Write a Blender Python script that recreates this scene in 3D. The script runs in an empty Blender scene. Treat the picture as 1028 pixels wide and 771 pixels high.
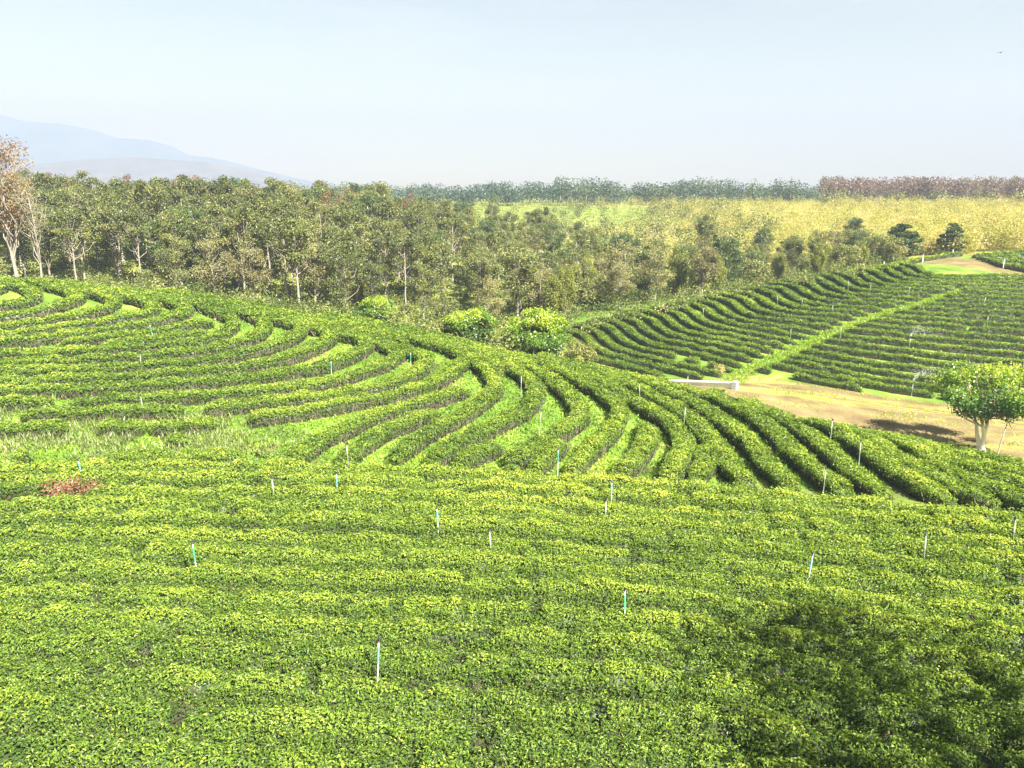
import bpy, math, random
import numpy as np
from mathutils import Vector

SEED = 11
rng = np.random.default_rng(SEED)
random.seed(SEED)
scene = bpy.context.scene
COL = scene.collection

# ------------------------------------------------------------------ camera model (survey of the place)
F = 748.0
TH = math.radians(14.5)
CT, ST = math.cos(TH), math.sin(TH)


def ray(u, v):
    a = (u - 514.0) / F
    b = (385.5 - v) / F
    dy = CT + b * ST
    dz = -ST + b * CT
    return a / dy, dz / dy          # x and z per metre of forward distance


def proj(x, y, z):
    d = y * CT - z * ST
    up = y * ST + z * CT
    return 514 + F * x / d, 385.5 - F * up / d


# ------------------------------------------------------------------ noise
def _hash(ix, iy, s):
    h = (ix.astype(np.int64) * 374761393 + iy.astype(np.int64) * 668265263 + s * 974711) & 0x7fffffff
    h = ((h ^ (h >> 13)) * 1274126177) & 0x7fffffff
    h = h ^ (h >> 16)
    return (h & 0xffff) / 65535.0


def vn(x, y, s=0):
    x = np.asarray(x, float); y = np.asarray(y, float)
    ix = np.floor(x); iy = np.floor(y)
    fx = x - ix; fy = y - iy
    fx = fx * fx * (3 - 2 * fx); fy = fy * fy * (3 - 2 * fy)
    a = _hash(ix, iy, s); b = _hash(ix + 1, iy, s); c = _hash(ix, iy + 1, s); d = _hash(ix + 1, iy + 1, s)
    return (a * (1 - fx) + b * fx) * (1 - fy) + (c * (1 - fx) + d * fx) * fy


def fbm(x, y, s=0, o=3):
    t = 0; amp = .5; tot = 0
    for k in range(o):
        t = t + amp * vn(np.asarray(x) * 2 ** k, np.asarray(y) * 2 ** k, s + k * 17)
        tot += amp; amp *= .5
    return t / tot


def sstep(a, b, x):
    t = np.clip((np.asarray(x, float) - a) / (b - a), 0, 1)
    return t * t * (3 - 2 * t)


# ------------------------------------------------------------------ terrain
TEA = 0.80
_cp = []
for u, v, y in [
    # near slope (tops of the hedges)
    (514, 771, 11.2), (0, 771, 11.0), (1028, 771, 11.4), (0, 600, 17.0), (514, 600, 17.0), (1028, 600, 17.4),
    (0, 520, 21.6), (514, 520, 21.7), (1028, 540, 20.9),
    (0, 470, 26.0), (250, 470, 26.0), (514, 473, 26.0), (800, 496, 24.3), (1028, 512, 23.0),
    # curved spur
    (0, 440, 29.0), (300, 440, 29.5), (620, 430, 31.0), (0, 400, 34), (300, 400, 34.5), (480, 400, 34.7),
    (0, 350, 41), (300, 350, 41.5), (420, 362, 40), (0, 310, 47), (200, 310, 48), (0, 285, 52),
    (0, 277, 55), (200, 292.5, 53), (300, 310, 50.5), (400, 328, 47.5), (500, 350, 44), (600, 369, 41), (700, 390, 38),
    (800, 415, 34.6), (900, 441, 31.5), (1028, 462, 29.3), (760, 450, 29.6),
    # far hill
    (575, 345, 64), (600, 366, 57), (700, 378, 54.5), (760, 378, 55), (900, 397, 51.5), (1028, 406, 49.5), (700, 330, 67), (900, 330, 66.5), (1028, 330, 66),
    (900, 290, 78), (1028, 290, 78), (1028, 269, 87), (900, 266, 89), (570, 331, 70), (650, 312, 74.5), (750, 291, 81),
    (850, 270, 88), (930, 259, 93), (1028, 250, 101), (950, 254, 99),
]:
    kx, kz = ray(u, v)
    _cp.append((kx * y, y, kz * y - TEA))
for u, v, y in [   # bare ground seen
    (740, 382, 52), (850, 401, 49), (1028, 424, 45), (1028, 441, 40.5), (850, 414, 45), (960, 428, 43),
    (150, 303, 80), (250, 313, 77), (400, 335, 72), (500, 338, 70),
]:
    kx, kz = ray(u, v)
    _cp.append((kx * y, y, kz * y))
_cp += [(24, 38, -13.6), (17, 42, -13.4), (34, 36, -13.9),
        (-50, 60, -7.5), (-60, 48, -6.0), (-70, 30, -8.5), (-40, 20, -10.3), (30, 14, -11.2), (45, 25, -12.5), (-25, 5, -9.8), (20, 5, -10.5),
        (0, 0, -9.8), (0, -25, -7), (-40, -20, -7), (40, -20, -8),
        (60, 50, -14.2), (75, 75, -10.5), (80, 100, -8), (-70, 80, -11), (-100, 85, -9.5),
        (-85, 125, -6.0), (-45, 128, -7.2), (-30, 100, -10.2), (-75, 102, -8.6), (-8, 122, -9.8), (15, 100, -13.6), (35, 108, -13.2), (20, 130, -11.5),
        (55, 122, -9.5), (80, 125, -7.6), (0, 160, -10.5), (-80, 165, -6.5), (80, 165, -7.0), (160, 120, -7), (-150, 120, -6),
        (0, 220, -7.5), (-100, 220, -6.5), (100, 220, -6), (0, 300, -5), (150, 300, -5), (-150, 300, -5), (250, 200, -5.5), (-250, 200, -5.5)]
_cp = np.array(_cp)
_P = _cp[:, :2] / 40.0
_Z = _cp[:, 2]


def _U(r2):
    return np.where(r2 > 0, .5 * r2 * np.log(np.maximum(r2, 1e-12)), 0)


n = len(_P)
_K = _U(((_P[:, None] - _P[None]) ** 2).sum(-1)) + np.eye(n) * 2e-3
_A = np.zeros((n + 3, n + 3)); _A[:n, :n] = _K
_A[:n, n] = 1; _A[:n, n + 1:] = _P; _A[n, :n] = 1; _A[n + 1:, :n] = _P.T
_W = np.linalg.solve(_A, np.r_[_Z, 0, 0, 0])


def H(x, y):
    x = np.asarray(x, float); y = np.asarray(y, float)
    shp = x.shape
    X = np.clip(x.ravel(), -260, 260) / 40; Y = np.clip(y.ravel(), -40, 320) / 40
    out = np.empty(X.size)
    for i in range(0, X.size, 40000):
        q = np.stack([X[i:i + 40000], Y[i:i + 40000]], -1)
        r2 = ((q[:, None] - _P[None]) ** 2).sum(-1)
        out[i:i + 40000] = _U(r2) @ _W[:n] + _W[n] + q @ _W[n + 1:]
    out = out.reshape(shp)
    r = np.hypot(x, y)
    w = sstep(190, 300, r)
    out = np.clip(out, -16, 0) * (1 - w) + w * (-5 + 2.0 * (fbm(x / 220, y / 220, 5) - .5) + sstep(400, 3000, r) * 2)
    return out + (vn(x / 1.1, y / 1.1, 3) - .5) * .06


def unproj(pts, off=TEA, ymin=8., ymax=115.):
    """points of the survey on the ground (plus a height) along their sight lines"""
    ys = np.concatenate([np.arange(ymin, 60, .1), np.arange(60, ymax, .2)])
    res = []
    for u, v in pts:
        kx, kz = ray(u, v)
        d = kz * ys - (H(kx * ys, ys) + off)
        i = np.where(d <= 0)[0]
        if len(i) == 0:
            j = int(np.argmin(d)); y = ys[j]
        else:
            j = i[0]
            if j == 0: y = ys[0]
            else: y = ys[j - 1] + (ys[j] - ys[j - 1]) * d[j - 1] / (d[j - 1] - d[j] + 1e-9)
        res.append((kx * y, y))
    return np.array(res)


def smooth_resample(p, ds, it=2):
    p = np.asarray(p, float)
    for _ in range(it):
        q = np.empty((2 * len(p), 2))
        q[0] = p[0]; q[-1] = p[-1]
        q[1:-1:2] = .75 * p[:-1] + .25 * p[1:]
        q[2::2] = .25 * p[:-1] + .75 * p[1:]
        p = q
    s = np.r_[0, np.cumsum(np.hypot(*np.diff(p, axis=0).T))]
    t = np.arange(0, s[-1], ds)
    return np.stack([np.interp(t, s, p[:, 0]), np.interp(t, s, p[:, 1])], -1)


# ------------------------------------------------------------------ mesh helpers
class Buf:
    def __init__(self):
        self.v = []; self.f = []; self.t = []; self.m = []; self.n = 0

    def add(self, v, f, t=0.5, m=0):
        v = np.asarray(v, np.float32).reshape(-1, 3); f = np.asarray(f, np.int64).reshape(-1, 4)
        self.v.append(v); self.f.append(f + self.n)
        self.t.append(np.broadcast_to(np.asarray(t, np.float32), (len(v),)))
        self.m.append(np.full(len(f), m, np.int32))
        self.n += len(v)

    def mesh(self, name, mats, smooth=False):
        me = bpy.data.meshes.new(name)
        v = np.concatenate(self.v); f = np.concatenate(self.f); t = np.concatenate(self.t); m = np.concatenate(self.m)
        me.vertices.add(len(v)); me.vertices.foreach_set('co', v.ravel())
        me.loops.add(f.size); me.loops.foreach_set('vertex_index', f.ravel().astype(np.int32))
        me.polygons.add(len(f))
        me.polygons.foreach_set('loop_start', np.arange(0, f.size, 4, dtype=np.int32))
        me.polygons.foreach_set('loop_total', np.full(len(f), 4, np.int32))
        me.polygons.foreach_set('material_index', m)
        me.polygons.foreach_set('use_smooth', np.full(len(f), smooth, bool))
        a = me.attributes.new('tint', 'FLOAT', 'POINT'); a.data.foreach_set('value', np.ascontiguousarray(t))
        for q in mats: me.materials.append(q)
        me.update(calc_edges=True)
        return me

    def build(self, name, mats, parent=None, smooth=False):
        o = bpy.data.objects.new(name, self.mesh(name, mats if isinstance(mats, list) else [mats], smooth))
        COL.objects.link(o); o.parent = parent
        return o


def tag(o, label=None, cat=None, group=None, kind=None):
    if label: o['label'] = label
    if cat: o['category'] = cat
    if group: o['group'] = group
    if kind: o['kind'] = kind
    return o


def empty(name, loc, rz=0.):
    o = bpy.data.objects.new(name, None); COL.objects.link(o)
    o.location = loc; o.rotation_euler = (0, 0, rz); o.empty_display_size = .3
    return o


def unit(v):
    return v / np.maximum(np.linalg.norm(v, axis=-1, keepdims=True), 1e-9)


def leaves(buf, c, nrm, L, wr=.5, t=.5, m=0, fold=.18, along=None, g=None):
    """diamond leaf blades: centre, facing, length"""
    g = g or rng
    N = len(c)
    if N == 0: return
    L = np.broadcast_to(np.asarray(L, float), (N,))
    r = g.normal(size=(N, 3)) if along is None else along + g.normal(size=(N, 3)) * .25
    a = unit(r - nrm * (r * nrm).sum(-1, keepdims=True))
    b = np.cross(nrm, a)
    hl = (a.T * (L * .5)).T; hw = (b.T * (L * wr * .5)).T; fo = (nrm.T * (L * fold)).T
    V = np.stack([c - hl, c + hw + fo, c + hl - fo * .5, c - hw + fo], 1)
    base = np.arange(N)[:, None] * 4 + np.arange(4)[None]
    buf.add(V.reshape(-1, 3), base, np.repeat(np.broadcast_to(np.asarray(t, float), (N,)), 4), m)


def tube(buf, pts, rad, sides=6, t=.5, m=0, cap=True):
    pts = np.asarray(pts, float); rad = np.broadcast_to(np.asarray(rad, float), (len(pts),))
    tg = np.gradient(pts, axis=0); tg = unit(tg)
    ref = np.where(np.abs(tg[:, 2:3]) > .9, np.array([[1., 0, 0]]), np.array([[0., 0, 1]]))
    x = unit(np.cross(tg, ref)); y = np.cross(tg, x)
    an = np.arange(sides) * 2 * np.pi / sides
    V = pts[:, None] + rad[:, None, None] * (np.cos(an)[None, :, None] * x[:, None] + np.sin(an)[None, :, None] * y[:, None])
    k = len(pts); i = np.arange(k - 1)[:, None] * sides; j = np.arange(sides)[None]
    j2 = (j + 1) % sides
    f = np.stack([i + j, i + j2, i + sides + j2, i + sides + j], -1).reshape(-1, 4)
    V = V.reshape(-1, 3)
    if cap and sides % 2 == 0:
        ex = []
        for b0 in (0, (k - 1) * sides):
            for q in range(1, sides - 2, 2):
                ex.append((b0, b0 + q, b0 + q + 1, b0 + q + 2))
        f = np.concatenate([f, np.array(ex)])
    buf.add(V, f, t, m)


def box(buf, lo, hi, t=.5, m=0):
    lo = np.array(lo, float); hi = np.array(hi, float)
    V = np.array([[(lo, hi)[i][0], (lo, hi)[j][1], (lo, hi)[k][2]] for k in (0, 1) for j in (0, 1) for i in (0, 1)])
    buf.add(V, [(0, 2, 3, 1), (4, 5, 7, 6), (0, 1, 5, 4), (2, 6, 7, 3), (0, 4, 6, 2), (1, 3, 7, 5)], t, m)


# ------------------------------------------------------------------ materials
def mat(name):
    m = bpy.data.materials.new(name); m.use_nodes = True
    m.node_tree.nodes.clear()
    return m, m.node_tree.nodes, m.node_tree.links


def ramp(nd, stops):
    r = nd.new('ShaderNodeValToRGB')
    el = r.color_ramp.elements
    while len(el) < len(stops): el.new(.5)
    for e, (p, c) in zip(el, stops): e.position = p; e.color = (*c, 1)
    return r


def leaf_mat(name, stops, transl=.35, gloss=.06, rough=.45, objvar=0., noise=0., nscale=.25):
    """leaf colours chosen by each blade's own tint; thin blades pass light"""
    m, nd, ln = mat(name)
    at = nd.new('ShaderNodeAttribute'); at.attribute_name = 'tint'
    val = at.outputs['Fac']
    if objvar:
        oi = nd.new('ShaderNodeObjectInfo')
        mm = nd.new('ShaderNodeMath'); mm.operation = 'MULTIPLY_ADD'
        ln.new(oi.outputs['Random'], mm.inputs[0]); mm.inputs[1].default_value = objvar; mm.inputs[2].default_value = -objvar / 2
        ad = nd.new('ShaderNodeMath'); ad.operation = 'ADD'
        ln.new(val, ad.inputs[0]); ln.new(mm.outputs[0], ad.inputs[1]); val = ad.outputs[0]
    if noise:
        ge = nd.new('ShaderNodeNewGeometry')
        nz = nd.new('ShaderNodeTexNoise'); nz.inputs['Scale'].default_value = nscale; nz.inputs['Detail'].default_value = 2
        ln.new(ge.outputs['Position'], nz.inputs['Vector'])
        mm = nd.new('ShaderNodeMath'); mm.operation = 'MULTIPLY_ADD'
        ln.new(nz.outputs['Fac'], mm.inputs[0]); mm.inputs[1].default_value = noise * 2; mm.inputs[2].default_value = -noise
        ad = nd.new('ShaderNodeMath'); ad.operation = 'ADD'
        ln.new(val, ad.inputs[0]); ln.new(mm.outputs[0], ad.inputs[1]); val = ad.outputs[0]
    r = ramp(nd, stops); ln.new(val, r.inputs[0])
    d = nd.new('ShaderNodeBsdfDiffuse'); ln.new(r.outputs[0], d.inputs['Color'])
    tr = nd.new('ShaderNodeBsdfTranslucent')
    br = nd.new('ShaderNodeMix'); br.data_type = 'RGBA'; br.blend_type = 'MULTIPLY'; br.inputs[0].default_value = 1
    ln.new(r.outputs[0], br.inputs[6]); br.inputs[7].default_value = (1.25, 1.15, .5, 1); ln.new(br.outputs[2], tr.inputs['Color'])
    mx = nd.new('ShaderNodeMixShader'); mx.inputs[0].default_value = transl
    ln.new(d.outputs[0], mx.inputs[1]); ln.new(tr.outputs[0], mx.inputs[2])
    gl = nd.new('ShaderNodeBsdfGlossy'); gl.inputs['Roughness'].default_value = rough; gl.inputs['Color'].default_value = (1, 1, 1, 1)
    m2 = nd.new('ShaderNodeMixShader'); m2.inputs[0].default_value = gloss
    ln.new(mx.outputs[0], m2.inputs[1]); ln.new(gl.outputs[0], m2.inputs[2])
    out = nd.new('ShaderNodeOutputMaterial'); ln.new(m2.outputs[0], out.inputs[0])
    return m


def simple(name, c1, c2=None, rough=.7, scale=6., stretch=(1, 1, 1), bump=0.):
    m, nd, ln = mat(name)
    p = nd.new('ShaderNodeBsdfPrincipled'); p.inputs['Roughness'].default_value = rough
    p.inputs['Specular IOR Level'].default_value = .3
    c2 = c2 or c1
    tc = nd.new('ShaderNodeTexCoord'); mp = nd.new('ShaderNodeMapping'); mp.inputs['Scale'].default_value = stretch
    ln.new(tc.outputs['Object'], mp.inputs[0])
    nz = nd.new('ShaderNodeTexNoise'); nz.inputs['Scale'].default_value = scale; nz.inputs['Detail'].default_value = 5
    ln.new(mp.outputs[0], nz.inputs['Vector'])
    r = ramp(nd, [(.35, c1), (.65, c2)]); ln.new(nz.outputs['Fac'], r.inputs[0]); ln.new(r.outputs[0], p.inputs['Base Color'])
    if bump:
        b = nd.new('ShaderNodeBump'); b.inputs['Strength'].default_value = bump; ln.new(nz.outputs['Fac'], b.inputs['Height']); ln.new(b.outputs[0], p.inputs['Normal'])
    out = nd.new('ShaderNodeOutputMaterial'); ln.new(p.outputs[0], out.inputs[0])
    return m


M = {}
# tint: 0 woody inside, .25 old leaf, .6 leaf, 1 young flush; gaps and hollows carry painted shade
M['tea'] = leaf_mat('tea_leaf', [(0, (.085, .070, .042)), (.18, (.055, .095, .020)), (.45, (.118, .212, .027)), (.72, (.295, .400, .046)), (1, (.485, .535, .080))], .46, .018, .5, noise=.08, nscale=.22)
M['hull'] = leaf_mat('tea_twigs', [(0, (.095, .082, .058)), (.2, (.034, .050, .016)), (.5, (.045, .085, .016)), (1, (.16, .25, .04))], 0, .02)
M['stem'] = simple('tea_stem_bark', (.26, .215, .16), (.14, .11, .08), .9, 30)
M['grass'] = leaf_mat('grass_blade', [(0, (.13, .13, .04)), (.3, (.11, .22, .015)), (.6, (.18, .32, .030)), (.85, (.30, .44, .025)), (1, (.48, .44, .13))], .45, .02, .5, noise=.15, nscale=.3)
M['weed'] = leaf_mat('weed_blade', [(0, (.12, .12, .05)), (.3, (.14, .19, .05)), (.7, (.26, .33, .10)), (1, (.46, .46, .28))], .4, .02)
M['scrub'] = leaf_mat('dry_scrub_leaf', [(0, (.18, .16, .04)), (.25, (.25, .28, .06)), (.5, (.45, .44, .10)), (.75, (.52, .46, .16)), (1, (.52, .45, .25))], .4, .02, noise=.2, nscale=.03)
M['under'] = leaf_mat('undergrowth_leaf', [(0, (.07, .10, .025)), (.4, (.15, .19, .045)), (.7, (.32, .32, .11)), (1, (.50, .43, .24))], .35, .02, noise=.2, nscale=.06)
M['olive'] = leaf_mat('olive_leaf', [(0, (.070, .085, .026)), (.4, (.130, .163, .043)), (.7, (.205, .232, .065)), (1, (.32, .32, .10))], .38, .03, objvar=.35)
M['dark'] = leaf_mat('evergreen_leaf', [(0, (.028, .070, .020)), (.5, (.085, .135, .030)), (1, (.18, .24, .05))], .3, .04, objvar=.4)
M['tan'] = leaf_mat('dry_leaf', [(0, (.15, .125, .06)), (.5, (.25, .25, .10)), (1, (.38, .37, .15))], .35, .02, objvar=.4)
M['rust'] = leaf_mat('rust_leaf', [(0, (.14, .08, .05)), (.5, (.24, .135, .08)), (1, (.31, .23, .10))], .35, .02, objvar=.3)
M['bamboo'] = leaf_mat('bamboo_leaf', [(0, (.14, .16, .035)), (.5, (.25, .29, .05)), (1, (.40, .39, .09))], .45, .03, objvar=.4)
M['lime'] = leaf_mat('lime_leaf', [(0, (.035, .095, .015)), (.35, (.08, .19, .02)), (.7, (.22, .36, .025)), (1, (.44, .52, .03))], .45, .05, .4)
M['fwood'] = leaf_mat('far_wood_leaf', [(0, (.035, .075, .05)), (.5, (.075, .125, .065)), (1, (.16, .21, .08))], .25, .03, noise=.3, nscale=.02)  # distance haze painted in as a bluish leaf ramp
M['rubber'] = leaf_mat('rubber_leaf', [(0, (.13, .09, .07)), (.5, (.19, .135, .115)), (1, (.22, .20, .10))], .25, .03)
M['pale_bark'] = simple('pale_bark', (.36, .32, .26), (.21, .18, .14), .9, 4, (1, 1, .3), .3)
M['brown_bark'] = simple('brown_bark', (.16, .12, .085), (.09, .07, .05), .9, 4, (1, 1, .3), .3)
M['lime_bark'] = simple('whitewashed_bark', (.82, .79, .74), (.66, .58, .50), .85, 3, (1, 1, .35), .3)
def whitewash():
    m = M['lime_bark']; nd, ln = m.node_tree.nodes, m.node_tree.links
    p = next(q for q in nd if q.type == 'BSDF_PRINCIPLED'); src = p.inputs['Base Color'].links[0].from_socket
    tc = next(q for q in nd if q.type == 'TEX_COORD'); sx = nd.new('ShaderNodeSeparateXYZ'); ln.new(tc.outputs['Object'], sx.inputs[0])
    mr = nd.new('ShaderNodeMapRange'); mr.inputs[1].default_value = 1.45; mr.inputs[2].default_value = 1.75; ln.new(sx.outputs['Z'], mr.inputs[0])
    q = nd.new('ShaderNodeMix'); q.data_type = 'RGBA'; ln.new(mr.outputs[0], q.inputs[0]); ln.new(src, q.inputs[6]); q.inputs[7].default_value = (.24, .165, .11, 1)
    ln.new(q.outputs[2], p.inputs['Base Color'])


whitewash()
M['white'] = simple('white_paint', (.80, .80, .79), (.66, .66, .64), .5, 5)
M['grey'] = simple('grey_plastic', (.42, .45, .43), (.34, .37, .35), .45, 9)
M['pale_pl'] = simple('weathered_pipe', (.23, .25, .19), (.17, .19, .14), .6, 9)
M['green_pl'] = simple('green_plastic', (.02, .20, .09), (.015, .14, .07), .4, 9)
M['blue_pl'] = simple('blue_plastic', (.07, .19, .20), (.05, .15, .16), .4, 9)
M['dark_pl'] = simple('dark_plastic', (.03, .03, .035), None, .4)
M['bird'] = simple('bird_feather', (.05, .05, .055), (.03, .03, .03), .8)
M['deadleaf'] = leaf_mat('dead_leaf', [(0, (.10, .05, .03)), (.5, (.26, .12, .07)), (1, (.42, .24, .14))], .25, .02)


def ground_mat():
    m, nd, ln = mat('soil_and_turf')
    at = nd.new('ShaderNodeAttribute'); at.attribute_name = 'tint'       # 0 turf .. 1 bare dirt
    at2 = nd.new('ShaderNodeAttribute'); at2.attribute_name = 'dry'
    ge = nd.new('ShaderNodeNewGeometry')

    def nz(s, d=5):
        q = nd.new('ShaderNodeTexNoise'); q.inputs['Scale'].default_value = s; q.inputs['Detail'].default_value = d
        ln.new(ge.outputs['Position'], q.inputs['Vector']); return q
    n1, n2, n3 = nz(.45), nz(3.5), nz(14)
    turf = ramp(nd, [(.30, (.075, .13, .018)), (.48, (.115, .20, .025)), (.6, (.17, .26, .035)), (.72, (.29, .31, .07))]); ln.new(n1.outputs['Fac'], turf.inputs[0])
    soil = ramp(nd, [(.28, (.115, .075, .04)), (.45, (.165, .125, .058)), (.58, (.195, .158, .07)), (.75, (.26, .215, .105))]); ln.new(n1.outputs['Fac'], soil.inputs[0])
    dry = ramp(nd, [(.3, (.17, .18, .045)), (.5, (.30, .28, .07)), (.7, (.38, .31, .11))]); ln.new(n1.outputs['Fac'], dry.inputs[0])

    def mixc(fac, a, b, mode='MIX'):
        q = nd.new('ShaderNodeMix'); q.data_type = 'RGBA'; q.blend_type = mode
        if isinstance(fac, float): q.inputs[0].default_value = fac
        else: ln.new(fac, q.inputs[0])
        ln.new(a, q.inputs[6])
        if isinstance(b, tuple): q.inputs[7].default_value = b
        else: ln.new(b, q.inputs[7])
        return q.outputs[2]
    ad = nd.new('ShaderNodeMath'); ad.operation = 'MULTIPLY_ADD'; ln.new(n2.outputs['Fac'], ad.inputs[0]); ad.inputs[1].default_value = .5; ad.inputs[2].default_value = -.25
    sm = nd.new('ShaderNodeMath'); sm.operation = 'ADD'; ln.new(at.outputs['Fac'], sm.inputs[0]); ln.new(ad.outputs[0], sm.inputs[1])
    mr = nd.new('ShaderNodeMapRange'); mr.inputs[1].default_value = .35; mr.inputs[2].default_value = .65; ln.new(sm.outputs[0], mr.inputs[0])
    c = mixc(at2.outputs['Fac'], turf.outputs[0], dry.outputs[0])
    c = mixc(mr.outputs[0], c, soil.outputs[0])
    fine = ramp(nd, [(.3, (.72, .72, .72)), (.7, (1.15, 1.15, 1.15))]); ln.new(n3.outputs['Fac'], fine.inputs[0])
    c = mixc(1.0, c, fine.outputs[0], 'MULTIPLY')
    p = nd.new('ShaderNodeBsdfPrincipled'); p.inputs['Roughness'].default_value = .95; p.inputs['Specular IOR Level'].default_value = .1
    ln.new(c, p.inputs['Base Color'])
    b = nd.new('ShaderNodeBump'); b.inputs['Strength'].default_value = .5; b.inputs['Distance'].default_value = .1
    ln.new(n3.outputs['Fac'], b.inputs['Height']); ln.new(b.outputs[0], p.inputs['Normal'])
    out = nd.new('ShaderNodeOutputMaterial'); ln.new(p.outputs[0], out.inputs[0])
    return m


M['ground'] = ground_mat()

# ------------------------------------------------------------------ ground sheet
def pts_dist(x, y, poly):
    """distance of points to a polyline"""
    best = np.full(np.shape(x), 1e9)
    for (x0, y0), (x1, y1) in zip(poly[:-1], poly[1:]):
        dx, dy = x1 - x0, y1 - y0
        t = np.clip(((x - x0) * dx + (y - y0) * dy) / (dx * dx + dy * dy + 1e-9), 0, 1)
        best = np.minimum(best, np.hypot(x - x0 - t * dx, y - y0 - t * dy))
    return best


def inside(x, y, poly):
    res = np.zeros(np.shape(x), bool)
    for (x0, y0), (x1, y1) in zip(poly, np.roll(poly, -1, axis=0)):
        c = ((y0 > y) != (y1 > y)) & (x < (x1 - x0) * (y - y0) / (y1 - y0 + 1e-12) + x0)
        res ^= c
    return res


# dirt track in the valley between spur and hill
edge_hill = unproj([(622, 377), (700, 383), (722, 381), (752, 376), (790, 383), (850, 392), (900, 400), (960, 407), (1028, 413)], .05)
far_r = np.array([[60, 44.0], [75, 40.0]])
edge_hill = np.vstack([edge_hill, far_r])
TRACK = np.vstack([edge_hill[1:], [[75, 25], [50, 27], [38, 31], [30, 35], [24, 37], [17, 40.5], [11, 45], [7.5, 50]]])
PATH = unproj([(716, 384), (745, 374), (770, 364), (800, 350), (850, 328), (890, 314), (930, 303), (962, 292)], .1)
TOPPATH = unproj([(924, 260), (945, 261), (975, 263), (1010, 267), (1040, 270)], .1)


def pathw(x):      # the grass path narrows uphill
    return np.interp(x, [PATH[0, 0], PATH[-1, 0]], [.65, .4])


def make_ground():
    def axis(lst):
        out = []
        for a, b, d in lst: out.append(np.arange(a, b, d))
        return np.concatenate(out + [[lst[-1][1]]])
    ys = axis([(-60, 4, 4), (4, 60, .45), (60, 112, .8), (112, 200, 3), (200, 400, 10), (400, 1000, 50), (1000, 3200, 200)])
    xs = axis([(-2600, -800, 200), (-800, -200, 40), (-200, -70, 6), (-70, -40, 1.2), (-40, 50, .45), (50, 90, 1.2), (90, 200, 6), (200, 800, 40), (800, 2600, 200)])
    X, Y = np.meshgrid(xs, ys)
    Z = H(X, Y)
    d_track = inside(X, Y, TRACK)
    dirt = sstep(1.2, -.6, pts_dist(X, Y, np.vstack([TRACK, TRACK[:1]])) * np.where(d_track, -1, 1))
    dirt = dirt * np.where(d_track, .52 + 1.0 * (fbm(X / 9, (Y + X * .2) / 1.3, 9) - .5), 1)
    de = pts_dist(X, Y, edge_hill)
    for rd in (2.9, 4.5): dirt = np.where(d_track, np.maximum(dirt, .95 * sstep(.5, .15, np.abs(de - rd + .5 * (fbm(X / 6, Y / 6, 17) - .5)))), dirt)
    dirt = np.where(d_track, dirt * (1 - .75 * sstep(.5, .2, np.abs(de - 3.7 + .5 * (fbm(X / 6, Y / 6, 17) - .5)))), dirt)
    # pale dirt at the top of the hill, soil under the hedges, red bare spots on the spur
    dirt = np.maximum(dirt, sstep(8., 3.5, pts_dist(X, Y, TOPPATH)) * .62)
    for u, v, r in [(285, 411, .8), (268, 449, .7), (312, 465, .6), (60, 442, .6), (75, 500, 1.0), (387, 435, .4)]:
        q = unproj([(u, v)], .05)[0]
        dirt = np.maximum(dirt, sstep(r, r * .3, np.hypot(X - q[0], Y - q[1])))
    sp = (Y > 25) & (Y < 56) & (X < 14) & ~d_track
    dirt = np.where(sp, np.maximum(dirt, .20 + .75 * (fbm(X / 1.6, Y / 1.6, 19) - .5)), dirt)
    near = (Y < 27) & (Y > -5)
    dirt = np.where(near, np.maximum(dirt, .45), dirt)
    dirt = np.where((Y > 50) & (Y < 100) & (X > 3) & ~d_track & (pts_dist(X, Y, PATH) > 1.2) & (pts_dist(X, Y, TOPPATH) > 5), np.maximum(dirt, .33), dirt)
    dirt = np.where((Y > 70) & (Y < 140) & (X < 3 + (Y - 70) * .45), np.maximum(dirt, .30), dirt)
    dry = np.where((Y > 70) & (X < 3 + (Y - 70) * .2), .45, 0) + np.where((Y > 103) & (X > 20), .9, 0)
    beyond = Y > np.interp(X, [-60, -40, -16, -3, 10], [60, 57.5, 52.5, 46.5, 40.5])
    dry = np.where(beyond & (Y < 72) & (X < 9), np.maximum(dry, .55), dry)
    dry = np.where((Y > 195) & (Y < 270) & (X < 45) & (X > -30), .35, dry)
    dry = np.where(Y > 300, .3, dry)
    dry = np.maximum(dry,   .6 * sstep(6, 3.5, pts_dist(X, Y, TOPPATH)))
    dry = np.where(d_track, .9, dry)
    dry = np.clip(dry, 0, 1)
    ny, nx = X.shape
    i = np.arange(ny - 1)[:, None] * nx; j = np.arange(nx - 1)[None]
    fc = np.stack([i + j, i + j + 1, i + nx + j + 1, i + nx + j], -1).reshape(-1, 4)
    V = np.stack([X, Y, Z], -1).reshape(-1, 3)
    cx = V[fc].mean(1)
    on = inside(cx[:, 0], cx[:, 1], TRACK)
    for name, sel in (('ground', ~on), ('dirt_track', on)):
        fs = fc[sel]
        used, inv = np.unique(fs, return_inverse=True)
        b = Buf(); b.add(V[used], inv.reshape(-1, 4), dirt.ravel()[used])
        o = b.build(name, M['ground'], smooth=True)
        a = o.data.attributes.new('dry', 'FLOAT', 'POINT'); a.data.foreach_set('value', dry.ravel()[used].astype(np.float32))
        tag(o, kind='structure')
    o['label'] = 'ochre dirt track with dry grass crossing the valley below the terraced hill'


make_ground()

# ------------------------------------------------------------------ tea hedges
def bumps(x, y):
    deep = sstep(.80, .95, vn(x / .6 + 3, y / .5, 23)) * sstep(28, 24, y)
    nr = 1 + .15 * sstep(24, 14, y)
    return -.16 * deep + (vn(x / .75, y / .75, 21) - .5) * .20 * nr + (vn(x / .28, y / .28, 22) - .5) * .13 * nr


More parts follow.
